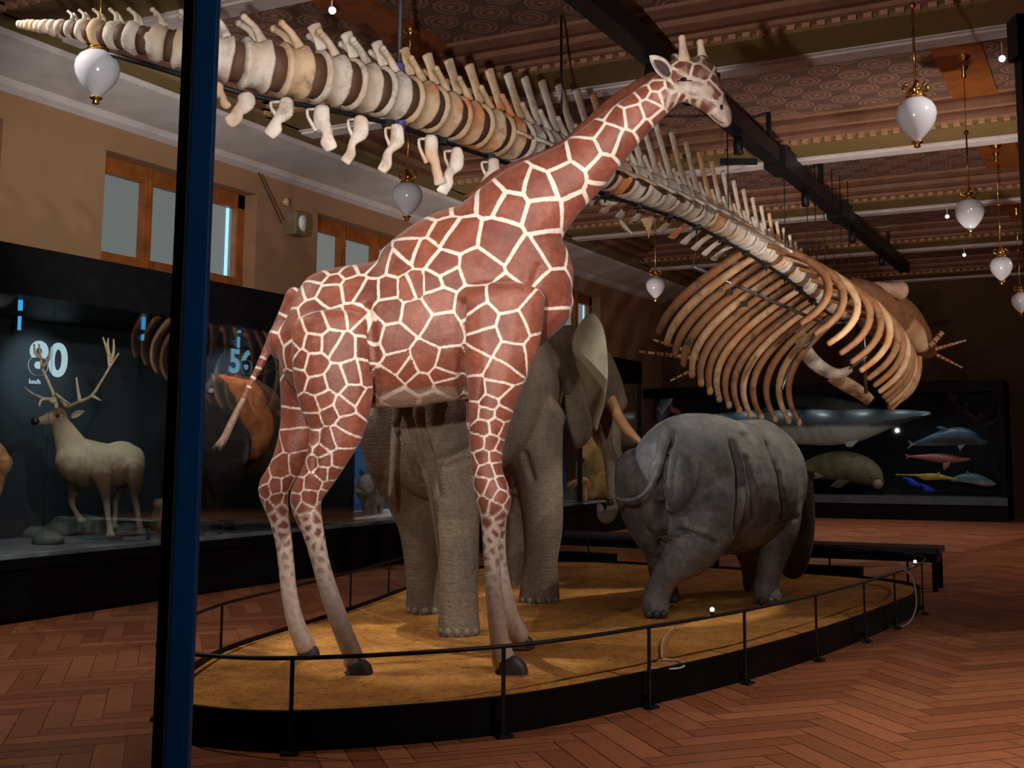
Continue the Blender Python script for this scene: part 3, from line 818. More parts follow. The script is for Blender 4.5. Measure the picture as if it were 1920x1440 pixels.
head_c = at(1318,165,GD-.15) - gir.location; cheek = at(1308,166,GD-.2)-gir.location; ck2 = at(1286,156,GD-.2)-gir.location; ck3 = at(1322,172,GD-.18)-gir.location; muzz = at(1356,220,GD-.03)-gir.location
rnd = [random.random() for _ in kd_pts]
blz = at(800,770,GD).z - zh
for i, v in enumerate(vs_):
    p = v.co; w = Vector((noise.noise(p*6), noise.noise(p*6+Vector((9,3,1))), noise.noise(p*6+Vector((2,8,5)))))*.012
    f = kd.find_n(p+w, 2)
    a_, b_ = f[0], f[1]; d_ = (b_[2]**2 - a_[2]**2)/(2*max(1e-4, (a_[0]-b_[0]).length))
    ea.data[i].value = d_; ca.data[i].value = rnd[a_[1]]
    z = p.z; pale = 0
    if z < 1.12: pale = min(1, (1.12-z)/.8)
    dm = min((p-cheek).length, (p-ck2).length, (p-ck3).length)+noise.noise(p*14)*.03
    hn = max(0, 1 - max(0, dm-.075)/.045)
    hd2 = .5*max(0, min(1, noise.noise(p*17)*2.2+.25)) if (p-head_c).length < .3 else 0
    hm = max(0, 1 - max(0, (p-muzz).length-.09)/.06)
    pale = max(pale, hn*1.0, hm*.75, hd2)
    if 1.3 < z < blz+.16 and p.length < 9: pale = max(pale, .55*min(1, max(0, -v.normal.z-.45)*3))
    pa.data[i].value = pale
q = N('reticulated_coat')
e = q.n('ShaderNodeAttribute', attribute_name='edge').outputs['Fac']; pl_ = q.n('ShaderNodeAttribute', attribute_name='pale').outputs['Fac']
ci = q.n('ShaderNodeAttribute', attribute_name='cellid').outputs['Fac']
oz = q.n('ShaderNodeSeparateXYZ'); q.l(q.coord(), oz.inputs[0])
# line half width: thinner on the legs, wide on the lower neck
wdt = q.ramp(q.math('MULTIPLY', oz.outputs[2], .25), [(.15, (.0045,)*3), (.42, (.0075,)*3), (.62, (.0105,)*3), (.8, (.017,)*3), (.95, (.010,)*3)])
jit = q.math('MULTIPLY', q.math('SUBTRACT', q.noise(55, 3), .5), .008)
dd = q.math('ADD', q.math('SUBTRACT', e, wdt), jit)
line = q.ramp(q.math('ADD', q.math('MULTIPLY', dd, 180), .5), [(0, (0,0,0)), (1, (1,1,1))])
nn = q.noise(5, 7, .68); n3 = q.noise(26, 5, .7)
brown = q.ramp(nn, [(.28, srgb(84,40,28)), (.47, srgb(122,62,44)), (.6, srgb(140,78,58)), (.75, srgb(182,124,104))])
brown = q.mix(.35, brown, q.ramp(ci, [(0, srgb(100,46,32)), (1, srgb(158,86,62))]))
brown = q.mix(.45, brown, q.ramp(n3, [(.3, (.2,.2,.2)), (.7, (.75,.75,.75))]), 'OVERLAY')
white = q.ramp(n3, [(.3, srgb(212,190,172)), (.7, srgb(236,222,210))])
coat = q.mix(line, white, brown)
# pale shanks with fading spots; muzzle and cheek
spots = q.ramp(q.math('ADD', e, q.math('MULTIPLY', q.math('SUBTRACT', q.noise(60,3), .5), .012)), [(.012, (0,0,0)), (.022, (1,1,1))])
palec = q.ramp(n3, [(.3, srgb(176,152,138)), (.7, srgb(214,196,182))])
spotty = q.mix(spots, palec, q.mix(q.ramp(pl_, [(.3, (0,0,0)), (.95, (1,1,1))]), srgb(120,70,50), palec))
q.set(q.mix(q.ramp(pl_, [(.02, (0,0,0)), (.3, (1,1,1))]), coat, spotty), .42)
q.b.inputs['Sheen Weight'].default_value = .15
q.bump(q.math('ADD', q.noise(120, 3, .6), q.math('MULTIPLY', q.noise(9, 4), 2)), .35, .008)
M['coat'] = q.m
put('skin', gme, M['coat'], gir, True)

M['hoof'] = simple('dark_grey_hoof', (.05,.045,.05), .5, 0, .3, 12, .2)
M['dark'] = simple('near_black', (.01,.008,.008), .3)
def hoof(u0, u1, vt, vb, d, par, ang=0):
    c = at((u0+u1)/2, vb, d); w = (u1-u0)/2*d/FPX; h = (vb-vt)*d/FPX
    mb = MB()
    for s in (-1, 1):
        cc = c + VIEW*s*w*.32
        mb.loft([(cc+UP*.004, w, w*.34), (cc+UP*h*.35, w*.86, w*.32), (cc+UP*h-SIDE*w*.3, w*.48, w*.26)], VIEW, 14, False, 2)
    return part('hoof', mb, M['hoof'], par, True)
hoof(646,698,1240,1264,7.62,gir); hoof(556,598,1208,1230,8.27,gir); hoof(928,990,1236,1264,7.55,gir); hoof(962,1002,1192,1214,8.3,gir)
# ears
def leaf(base, tip, wid, up, mat, par, name='ear', cup=.35, th=.006, n=10):
    base, tip = Vector(base), Vector(tip); ax = tip-base; nrm = Vector(up).normalized(); sd = ax.normalized().cross(nrm).normalized(); nrm = sd.cross(ax.normalized())
    mb = MB(); rings = []
    for i in range(n+1):
        t = i/n; w = wid*max(.03, (sin(pi*min(1, t*.92+.08))**.7)); rg = []
        for k in range(9):
            s = -1+k/4; rg.append(base+ax*t+sd*w*s+nrm*w*cup*(s*s))
        rg += [p - nrm*th for p in rg[::-1]]
        rings.append(rg)
    mb.rings(rings); return part(name, mb, mat, par, True)
M['ear'] = simple('pale_grey_ear', srgb(206,192,180), .8, 0, .3, 20)
M['tan'] = simple('tan_horn_skin', srgb(222,192,170), .7, 0, .15, 30)
M['mane'] = simple('red_brown_mane', srgb(92,46,34), .9, 0, .3, 40, .5, .2, 120)
leaf(at(1259,147,GD-.08), at(1218,104,GD-.17), .062, VIEW*-1+SIDE*.3, M['ear'], gir)
leaf(at(1255,142,GD-.105), at(1226,112,GD-.195), .034, VIEW*-1+SIDE*.3, simple('dark_inner_ear', srgb(84,66,60), .9), gir, 'inner_ear')
leaf(at(1275,125,GD+.1), at(1262,100,GD+.26), .04, VIEW*-1, M['ear'], gir)
for (u0, v0, u1, v1, d) in ((1283,112,1279,71,GD-.07), (1318,116,1313,79,GD+.06)):
    mb = MB(); a_, b_ = at(u0, v0, d), at(u1, v1, d)
    mb.loft([(a_, .05, .05), (a_+(b_-a_)*.4, .034, .034), (a_+(b_-a_)*.8, .026, .026), (b_, .028, .028)], VIEW, 14, True, 3)
    part('ossicone', mb, M['tan'], gir, True)
hit = bmt.ray_cast(Vector((0,0,EYE))-gir.location, ray(1281,148)[0].normalized())[0]
ep = (hit + gir.location) if hit else at(1281,148,GD-.2)
part('eye', MB().ball(ep+VIEW*.008, .021, ax=(1.3,.8,.75)), simple('glossy_dark_eye', (.01,.006,.005), .08), gir, True)
mb = MB()
for k in range(7):
    a_ = ep+SIDE*(-.032+.012*k)-UP*.014; mb.tube([a_-VIEW*.008, a_-VIEW*.03-UP*.012+SIDE*.004*(k-3)], .004, 5)
part('eyelashes', mb, M['dark'], gir, True)
hit = bmt.ray_cast(Vector((0,0,EYE))-gir.location, ray(1352,201)[0].normalized())[0]
if hit: part('nostril', MB().ball(hit+gir.location+VIEW*.006, .016, ax=(1,.7,1.5)), M['dark'], gir, True)
mp_ = []
for u_, v_ in ((1333,214),(1341,222),(1349,228),(1357,231)):
    h_ = bmt.ray_cast(Vector((0,0,EYE))-gir.location, ray(u_, v_)[0].normalized())[0]
    if h_: mp_.append(h_+gir.location)
if len(mp_) > 2: part('mouth', MB().tube(mp_, .005, 6, 2), simple('brown_lip_line', srgb(96,70,60), .7), gir, True)
# mane
top = [(872,366),(905,345),(935,322),(975,303),(1015,288),(1052,270),(1095,232),(1135,196),(1175,166),(1215,142),(1240,128)]
mb = MB(); mb.loft([(at(u+2, v+4, GD-.02), .035 if 0 < i < 10 else .012, .016) for i, (u, v) in enumerate(top)], VIEW, 10, False, 6)
for i, v in enumerate(mb.v): mb.v[i] = v + UP*(noise.noise(v*40)*.012)
part('mane', mb, M['mane'], gir, True)
mb = MB()
for k in range(14):
    o_ = SIDE*random.uniform(-.02,.02)+VIEW*random.uniform(-.02,.02)
    mb.tube([at(457,747,7.9)+o_*.3, at(438,785,7.9)+o_*.8, at(424,815,7.9)+o_, at(410+random.uniform(-6,6),842+random.uniform(-8,4),7.9)+o_*1.6], [.012,.009,.007,.002], 6, 2)
part('tail_tuft', mb, simple('pale_tail_hair', srgb(150,124,108), .8, 0, .3, 30), gir, True)

# =================================================================== elephant
q = N('elephant_hide')
f = q.noise(2.0, 5, .6); 
wv = q.n('ShaderNodeTexWave'); wv.wave_type = 'BANDS'; wv.bands_direction = 'Z'; wv.inputs['Scale'].default_value = 9; wv.inputs['Distortion'].default_value = 7; wv.inputs['Detail'].default_value = 4; wv.inputs['Detail Scale'].default_value = 2.5
q.l(q.coord(), wv.inputs[0])
vo = q.n('ShaderNodeTexVoronoi', feature='DISTANCE_TO_EDGE'); vo.inputs['Scale'].default_value = 34; q.l(q.coord(), vo.inputs[0])
c = q.ramp(f, [(.3, srgb(92,80,68)), (.7, srgb(134,118,100))])
q.set(q.mix(.35, c, q.ramp(q.noise(24, 5, .7), [(.3, (.2,.2,.2)), (.7, (.8,.8,.8))]), 'OVERLAY'), .8)
q.bump(q.math('ADD', q.math('MULTIPLY', wv.outputs[0], .14), q.math('ADD', q.math('MULTIPLY', q.noise(13, 6, .72), 1.2), q.math('MULTIPLY', q.math('MINIMUM', vo.outputs[0], .08), 2.5))), .7, .025)
M['eleph'] = q.m
ef = onZ(900, 1140, .19)
el = thing('elephant', 'large grey African elephant mount seen from behind the giraffe, facing away to the right', 'elephant', (ef.x, ef.y, .19))
e_ = MB()
AX = Vector((-.16, .985, 0)); 
def ws(u, v, d, rs, rv): return (at(u, v, d), rs, rv)
trunk_st = [(at(800,800,9.35), .22,.35),(at(803,790,9.55), .42,.62),(at(812,775,9.9), .52,.76),(at(838,752,10.4), .58,.84),(at(872,735,10.9), .62,.86),(at(910,728,11.35), .62,.83),(at(950,722,11.8), .55,.76),(at(985,720,12.2), .42,.58)]
e_.loft(trunk_st, UP, 30, True, 4)
# neck and head
e_.loft([(at(960,710,11.9), .42,.52),(at(1010,690,12.2), .36,.46),(at(1060,692,12.4), .36,.44),(at(1095,705,12.55), .33,.42),(at(1125,735,12.7), .26,.32)], UP, 24, True, 3)
e_.loft([(at(1030,650,12.1), .2,.2),(at(1070,640,12.3), .26,.18),(at(1105,660,12.5), .2,.2)], UP, 18, True, 3)
e_.loft([(at(1138,740,12.7), .2,.24),(at(1155,760,12.75), .13,.16)], UP, 14, True, 3)
def tubelimb(mb, rows, ref, n=18, sub=3): mb.loft([(at(u, v, d), a_, b_) for u, v, d, a_, b_ in rows], ref, n, True, sub)
# trunk
tubelimb(e_, [(1118,715,12.7,.21,.19),(1135,765,12.75,.17,.16),(1144,820,12.75,.125,.125),(1149,870,12.7,.1,.1),(1151,915,12.6,.085,.085),(1150,945,12.5,.075,.075),(1141,970,12.4,.068,.06),(1129,968,12.35,.055,.05),(1124,948,12.33,.04,.035)], VIEW, 18)
# legs
tubelimb(e_, [(850,790,9.55,.4,.34),(850,850,9.5,.32,.33),(852,910,9.45,.235,.27),(856,980,9.38,.19,.215),(860,1050,9.32,.165,.18),(860,1110,9.28,.155,.165),(860,1160,9.27,.165,.17),(861,1185,9.26,.17,.175)], VIEW)
tubelimb(e_, [(745,800,9.95,.34,.34),(752,860,10.0,.31,.33),(768,920,10.2,.24,.25),(785,980,10.35,.19,.2),(793,1050,10.42,.17,.175),(798,1110,10.46,.175,.18),(800,1143,10.48,.19,.19)], VIEW)
tubelimb(e_, [(990,790,11.5,.38,.34),(1005,870,11.4,.27,.29),(1014,930,11.3,.22,.23),(1018,990,11.24,.195,.2),(1014,1050,11.2,.165,.17),(1012,1095,11.2,.185,.19),(1011,1122,11.2,.2,.2)], VIEW)
tubelimb(e_, [(965,800,12.1,.3,.3),(970,870,12.3,.22,.24),(970,930,12.4,.19,.2),(970,1000,12.5,.17,.17),(966,1060,12.55,.165,.17),(966,1096,12.58,.18,.18)], VIEW)
# tail
tubelimb(e_, [(770,690,9.3,.08,.07),(752,740,9.2,.055,.05),(742,800,9.15,.04,.04),(737,870,9.12,.03,.03),(731,930,9.1,.022,.022)], VIEW, 12)
e_.ball(at(975,922,11.4), .1, ax=(1,1.6,.6))
eo = body('skin', e_, M['eleph'], el, .02, 5)
fold = [([(790,775),(800,830),(812,880),(822,930)], .05, .035), ([(745,800),(760,860),(775,900)], .03, .03), ([(815,862),(850,850),(890,835)], .025, .02), ([(812,880),(850,872),(892,858)], .02, .018), ([(770,790),(785,850),(800,900)], .025, .02), ([(760,790),(772,850),(790,910)], .02, .018),
    ([(1050,700),(1062,760),(1055,830)], .04, .04), ([(960,640),(1010,680),(1035,760),(1030,840)], .03, .03), ([(985,850),(1000,900)], .04, .03)]
random.seed(3)
for k in range(16): v0 = 960+k*13; fold.append(([(832,v0),(860,v0+random.uniform(-4,6)),(892,v0+random.uniform(-4,4))], .006, .008))
for k in range(12): v0 = 940+k*14; fold.append(([(985,v0),(1015,v0+3),(1045,v0)], .005, .008))
carve(eo.data, el.location, fold)
# ears: broad thin flaps with a rim
def flap(pts, dep, th, mat, par, name='ear', bulge=.05):
    n = len(pts); P = cr_closed([Vector((u, v, 0)) for u, v in pts], 5)
    cu = sum(p.x for p in P)/len(P); cv = sum(p.y for p in P)/len(P); rings = []
    def pt(u, v, off): 
        d = dep(u, v); return at(u, v, d)+VIEW*off
    m = len(P)
    for f_, o_ in ((.05,-.5),(.4,-.5),(.75,-.45),(.95,-.35),(1.0,0),(.95,.35),(.75,.45),(.4,.5),(.05,.5)):
        rings.append([pt(cu+(p.x-cu)*f_, cv+(p.y-cv)*f_, o_*th+bulge*(1-f_*f_)+.02*noise.noise(Vector((p.x*.03*f_, p.y*.03*f_, 1)))) for p in P])
    return part(name, MB().rings(rings), mat, par, True)
q = N('pale_ear_skin'); f = q.noise(3, 4); q.set(q.ramp(f, [(.3, srgb(146,134,108)), (.7, srgb(178,168,140))]), .75); q.bump(q.noise(24,5,.7), .5, .01); M['eear'] = q.m
flap([(1092,600),(1104,588),(1116,588),(1130,612),(1138,650),(1140,700),(1134,750),(1124,790),(1117,810),(1108,780),(1097,735),(1082,690),(1072,650),(1078,622)], lambda u, v: 12.0-(u-1070)*.008, .03, M['eear'], el)
flap([(1066,690),(1095,730),(1112,800),(1100,830),(1080,842),(1066,800),(1058,740)], lambda u, v: 12.15, .06, M['eleph'], el, 'ear', .02)
M['ivory'] = simple('tan_ivory', srgb(190,140,100), .4, 0, .2, 8)
part('tusk', MB().tube([at(1140,742,12.55), at(1160,782,12.45), at(1182,812,12.35), at(1212,838,12.3)], [.075,.06,.05,.02], 12, 4), M['ivory'], el, True)
part('tusk', MB().tube([at(1108,790,12.9), at(1124,825,12.8), at(1146,850,12.7)], [.06,.055,.045], 12, 4), M['ivory'], el, True)
for (u, v, d, r_) in ((861,1190,9.25,.17),(801,1148,10.46,.19),(1011,1126,11.18,.2),(966,1098,12.57,.18)):
    mb = MB(); c0 = at(u, v, d)
    for k in range(5):
        a_ = radians(-150+30*k)+YAW; c = Vector((c0.x, c0.y, .21))+Vector((cos(a_), sin(a_), 0))*r_*.88; mb.ball(c, .033, 8, 6, (1,1,1.1))
    part('toenails', mb, simple('grey_toenail', srgb(120,108,94), .6), el, True)

# =================================================================== rhinoceros
q = N('rhino_hide')
f = q.noise(2.6, 6, .65)
c = q.ramp(f, [(.3, srgb(56,57,60)), (.5, srgb(92,92,94)), (.72, srgb(136,134,132))])
q.set(q.mix(.3, c, q.ramp(q.noise(20, 5, .7), [(.3, (.2,.2,.2)), (.7, (.8,.8,.8))]), 'OVERLAY'), .7)
vo = q.n('ShaderNodeTexVoronoi', feature='DISTANCE_TO_EDGE'); vo.inputs['Scale'].default_value = 40; q.l(q.coord(), vo.inputs[0])
q.bump(q.math('ADD', q.noise(8, 6, .7), q.math('MULTIPLY', q.math('MINIMUM', vo.outputs[0], .08), 3)), .6, .02); M['rhino'] = q.m
rf = onZ(1330, 1120, .19)
rh = thing('rhinoceros', 'grey white rhinoceros mount walking away to the right with its tail curled to the left', 'rhinoceros', (rf.x, rf.y, .19))
r = MB()
r.loft([(at(1262,900,9.95), .22,.3),(at(1270,898,10.1), .42,.5),(at(1288,900,10.35), .56,.6),(at(1318,905,10.65), .66,.64),(at(1350,912,10.95), .69,.64),(at(1385,908,11.25), .64,.62),(at(1415,900,11.5), .55,.6),(at(1440,905,11.8), .42,.5),(at(1462,930,12.05), .3,.38)], UP, 30, True, 4)
r.ball(at(1415,835,11.35), .3, ax=(1.1,1.1,.9)); r.ball(at(1345,815,10.5), .2, ax=(1.5,1.5,.7)); r.ball(at(1265,815,10.4), .17, ax=(1,1,.9))
# thighs
tubelimb(r, [(1318,880,10.25,.38,.25),(1320,940,10.15,.36,.3),(1312,990,10.1,.31,.28),(1290,1035,10.08,.23,.23),(1262,1065,10.1,.15,.17),(1243,1090,10.14,.12,.13),(1232,1115,10.16,.12,.125),(1229,1135,10.14,.125,.12),(1231,1148,10.12,.11,.1)], VIEW, 22)
tubelimb(r, [(1205,880,10.45,.26,.3),(1210,930,10.5,.27,.3),(1222,985,10.65,.22,.25),(1236,1030,10.8,.15,.18),(1240,1070,10.95,.12,.13),(1246,1105,11.05,.13,.13),(1250,1120,11.1,.12,.12)], VIEW, 20)
# shoulders and forelegs
tubelimb(r, [(1440,880,11.2,.28,.24),(1452,940,11.15,.27,.25),(1456,990,11.1,.22,.22),(1452,1030,11.06,.155,.17),(1442,1070,11.04,.12,.13),(1436,1100,11.03,.115,.12),(1440,1122,11.02,.14,.14)], VIEW, 20)
tubelimb(r, [(1400,950,11.8,.25,.25),(1404,1010,11.9,.19,.2),(1412,1060,12.0,.13,.14),(1418,1096,12.1,.14,.14)], VIEW, 18)
# head low to the ground behind the right foreleg
tubelimb(r, [(1465,920,11.8,.34,.3),(1480,965,11.9,.27,.25),(1487,1005,12.0,.22,.2),(1488,1040,12.1,.18,.17),(1486,1068,12.15,.13,.12)], VIEW, 18)
# skin folds
r.tube([at(1383,850,10.62), at(1397,900,10.6), at(1404,950,10.63), at(1404,1000,10.75)], [.06,.09,.1,.06], 10, 3)
r.tube([at(1250,1000,9.97), at(1285,1008,9.93), at(1325,1022,10.0), at(1350,1030,10.15)], [.04,.05,.05,.03], 10, 3)
r.tube([at(1420,850,10.95), at(1432,910,10.85), at(1430,970,10.85)], [.05,.07,.06], 10, 3)
ro = body('skin', r, M['rhino'], rh, .016, 5)
carve(ro.data, rh.location, [([(1248,830),(1238,880),(1234,930),(1240,980),(1248,1030)], .1, .05), ([(1375,830),(1388,880),(1388,940),(1380,1000)], .075, .04), ([(1398,860),(1412,920),(1416,970),(1402,985)], .03, .03),
    ([(1245,993),(1285,997),(1330,1012),(1350,1022)], .06, .022), ([(1250,1006),(1290,1010),(1330,1024)], .02, .016), ([(1440,830),(1462,890),(1470,950),(1466,980)], .06, .035), ([(1380,795),(1392,812),(1400,830)], .03, .04), ([(1455,985),(1480,975),(1500,968)], .03, .02),
    ([(1215,1050),(1235,1045)], .01, .02), ([(1270,860),(1262,900),(1262,940)], .012, .02)])
mb = MB(); tubelimb(mb, [(1250,806,10.02,.06,.05),(1240,850,9.92,.045,.04),(1232,890,9.82,.03,.03),(1212,922,9.76,.022,.022),(1195,934,9.77,.018,.018),(1172,938,9.8,.015,.015),(1156,934,9.82,.012,.012)], VIEW, 12)
part('tail', mb, M['rhino'], rh, True)
mb = MB(); 
for k in range(8): mb.tube([at(1160,935,9.82), at(1148,938+k*1.2,9.84), at(1136,934+k*2,9.85)], [.008,.008,.002], 5)
part('tail_tuft', mb, M['dark'], rh, True)
leaf(at(1492,893,11.9), at(1541,893,11.7), .055, UP*.6-VIEW, simple('pinkish_grey_ear', srgb(168,150,150), .7), rh)
part('horn', MB().tube([at(1494,1030,12.2), at(1512,1010,12.25), at(1520,985,12.28)], [.07,.05,.015], 12, 3), M['hoof'], rh, True)
for (u, v, d, n_k) in ((1230,1150,10.1,.11),(1440,1126,11.0,.13),(1418,1100,12.08,.13),(1250,1122,11.08,.12)):
    mb = MB(); c0 = at(u, v, d)
    for k in range(3):
        a_ = radians(-130+40*k)+YAW; c = Vector((c0.x, c0.y, .225))+Vector((cos(a_), sin(a_), 0))*n_k*.9; mb.ball(c, .036, 8, 6, (1,1,1))
    part('toenails', mb, M['hoof'], rh, True)
# =================================================================== whale skeleton
wk = thing('whale_skeleton', 'long whale skeleton hung from the ceiling, its tail upper left, its ribs at right', 'skeleton', at(900, 230, 10.4))
PTH = [(30,45,8.75),(101,52,8.55),(187,62,8.4),(300,82,8.35),(450,117,8.55),(600,145,8.95),(740,180,9.55),(870,228,10.3),(975,266,11.0),(1050,292,11.6),(1200,348,12.9),(1300,388,13.9),(1400,445,15.1),(1480,500,16.4),(1545,560,18.0),(1590,590,19.3)]
CW = [at(*p) for p in PTH]
def cr_open(P, sub):
    out = []; L = len(P)
    for i in range(L-1):
        a, b, c, d = P[max(0,i-1)], P[i], P[i+1], P[min(L-1,i+2)]
        for k in range(sub):
            t = k/sub; out.append((b*2 + (c-a)*t + (a*2-b*5+c*4-d)*t*t + (b*3-a-c*3+d)*t**3)*.5)
    out.append(P[-1]); return out
SPN = cr_open(CW, 30)
acc = [0]
for a_, b_ in zip(SPN[:-1], SPN[1:]): acc.append(acc[-1]+(b_-a_).length)
def on_spine(s):
    s = max(0, min(acc[-1]-1e-4, s)); i = max(k for k in range(len(acc)) if acc[k] <= s) if False else __import__('bisect').bisect_right(acc, s)-1
    i = min(i, len(SPN)-2); f = (s-acc[i])/max(1e-6, acc[i+1]-acc[i])
    p = SPN[i].lerp(SPN[i+1], f); t = (SPN[min(i+4, len(SPN)-1)]-SPN[max(0, i-4)]).normalized(); return p, t
TL = acc[-1]
def sz(s):   # centrum diameter along the column
    if s < 1.1: return .06+.17*s/1.1
    if s < 2.2: return .23+.20*(s-1.1)/1.1
    if s < 6.2: return .43
    return max(.24, .43-(s-6.2)*.022)
s = .05; vi = 0; chev = 0; VS = []
while s < TL-.1:
    D = sz(s); stp = D*.74 if s < 6.2 else D*.82
    VS.append((s, D, stp)); s += stp
def framev(p, t):
    sd = t.cross(UP).normalized(); up = sd.cross(t).normalized(); return sd, up
n_v = len(VS)
for k, (s, D, stp) in enumerate(VS):
    p, t = on_spine(s); sd, up = framev(p, t); R = D/2; h = stp*(.26 if s < .8 else .36 if s < 7.5 else .43)
    mb = MB()
    mb.lathe(p, [(.02*R,-h*1.02),(R*.9,-h),(R*1.03,-h*.82),(R*1.01,-h*.66),(R*.88,-h*.3),(R*.86,h*.3),(R*1.0,h*.66),(R*1.03,h*.82),(R*.9,h),(.02*R,h*1.02)], 22, t)
    for i, v in enumerate(mb.v): mb.v[i] = v + (v-p)*(noise.noise(v*9)*.07)
    if s < 1.5:
        mb = MB(); mb.lathe(p, [(.02*R,-h),(R*.7,-h*.9),(R,-h*.35),(R*1.02,h*.35),(R*.7,h*.9),(.02*R,h)], 18, t)
        for i, v in enumerate(mb.v): mb.v[i] = v + (v-p)*(noise.noise(v*14)*.2)
    if s > .55:
        # neural arch: two pedicles and the backward leaning spine
        g_ = min(1, (s-.5)/1.5)
        tall = (.16 if s < 3.5 else .16+.42*min(1, (s-3.5)/3.5))*g_
        if s > 8.5: tall = max(.16, .58-.085*(s-8.5))
        for q_ in (-1, 1):
            a0 = p+up*R*.85+sd*R*.35*q_+t*h*.3
            mb.tube([a0, a0+up*R*.5-t*R*.25-sd*q_*R*.1, a0+up*R*.75-t*R*.65-sd*q_*R*.02], [R*.2, R*.14, R*.13], 8, 3)
            mb.ball(a0+up*R*.78-t*R*.7, R*.15, 8, 6)
        if s > 2.6:
            b0 = p+up*R*1.2-t*R*.1; b1 = b0+up*tall*.5-t*tall*.33; b2 = b0+up*tall-t*tall*.62
            mb.loft([(b0, .022, R*.42), (b1, .018, R*.3), (b2, .022, R*.34)], t, 10, True, 3)
    if 4.8 < s < 10.6:     # transverse processes
        ln = min(.42, .08+(s-4.8)*.12)
        for q_ in (-1, 1):
            a0 = p+sd*R*.9*q_; mb.loft([(a0, .03, R*.4), (a0+sd*q_*ln*.6-up*ln*.25+t*.02, .02, R*.32), (a0+sd*q_*ln-up*ln*.5+t*.05, .022, R*.42)], t, 10, True, 3)
    orange = 3.6 < s < 5.0
    o = part('vertebra', mb, M['boneO'] if (orange or k % 7 == 3) else M['bone'], wk, True)
    if orange: o['label'] = 'orange stained vertebra'
    if k < n_v-1 and s > .5:
        p2, t2 = on_spine(s+stp/2)
        mb = MB(); mb.lathe(p2, [(.02,-stp*.17),(R*.88,-stp*.16),(R*.84,0),(R*.88,stp*.16),(.02,stp*.17)], 20, t2); part('disc', mb, M['disc'], wk, True)
# chevron bones
CH = [(408,180,.11,.16),(461,206,.17,.2),(535,222,.17,.26),(603,242,.17,.32),(676,264,.15,.35),(744,280,.14,.36),(808,302,.15,.38),(856,322,.15,.36),(925,335,.15,.3),(985,345,.14,.26)]
for i, (u, v, w, h) in enumerate(CH):
    dd_ = 8.45+.0026*max(0, u-450)+ (0 if u < 800 else (u-800)*.0022)
    c = at(u, v, dd_); _, t = on_spine(min(acc, key=lambda a: abs(a-(c-CW[0]).length)))
    t = (SIDE*.9+VIEW*.42).normalized(); pr_ = SIDE
    mb = MB()
    lean = -SIDE*.06 if i % 3 else SIDE*.04
    mb.loft([(c+UP*h*.5, w*.34, .05), (c+UP*h*.2, w*.4, .035), (c-UP*h*.05+lean, w*.27, .03), (c-UP*h*.32+lean*1.4, w*.33, .03), (c-UP*h*.5+lean*2, w*.3, .022)], VIEW, 14, True, 4)
    for i2, v2 in enumerate(mb.v): mb.v[i2] = v2 + SIDE*(noise.noise(v2*11)*.02)
    if i > 1: mb.tube([c+UP*h*.5-SIDE*w*.7, c+UP*h*.3-SIDE*w*.65, c-UP*h*.05-SIDE*w*.25], [.012,.014,.02], 7, 3); mb.tube([c+UP*h*.5-SIDE*w*.7, c+UP*h*.52], .012, 7)
    part('chevron_bone', mb, M['bone'], wk, True)
# iron rod under the column with clamps
rp = []
for k in range(60):
    s = .9+(TL-1.6)*k/59; p, t = on_spine(s); sd, up = framev(p, t); rp.append(p-up*(sz(s)/2+.035)-sd*.02)
part('support_rod', MB().tube(rp, .022, 8), M['black'], wk, True)
for k in range(8, 56, 3):
    mb = MB(); mb.obox(rp[k]-UP*.005, SIDE*.05, VIEW*.04, UP*.03); mb.tube([rp[k], rp[k]-UP*.09], .012, 6); part('clamp', mb, M['black'], wk)
def tubes(name, lst, mat, lab=None):
    for pts, r_ in lst:
        o = part(name, MB().tube(pts, r_, 8, 3 if len(pts) > 2 else 1), mat, wk, True)
p0 = on_spine(4.6)[0]
def hang(u, v, d, r_, mat):
    b = at(u, v, d); part('hanger', MB().tube([b, (b.x, b.y, 6.2)], r_, 8), mat, wk, True)
hang(748, 150, 9.6, .022, simple('dark_grey_pipe', srgb(60,54,60), .5)); hang(1052, 262, 11.6, .013, M['black'])
part('collar', MB().lathe(at(748, 132, 9.6), [(0,-.05),(.05,-.05),(.05,.05),(0,.05)], 12), simple('violet_blue_collar', srgb(72,72,130), .5), wk)
part('collar', MB().lathe(at(752, 236, 9.6), [(0,-.04),(.04,-.04),(.04,.04),(0,.04)], 12), simple('violet_blue_collar', srgb(72,72,130), .5), wk)
for u, v, d in ((1366,395,14.6),(1473,470,16.2),(1516,500,17),(1532,520,17.4),(1548,520,17.8),(1565,530,18.2),(1580,540,18.6),(1595,560,19)):
    hang(u, v, d, .008, M['black'])
part('cross_bar', MB().obox(at(1385, 303, 15), SIDE*.25, VIEW*.03, UP*.04), M['black'], wk)
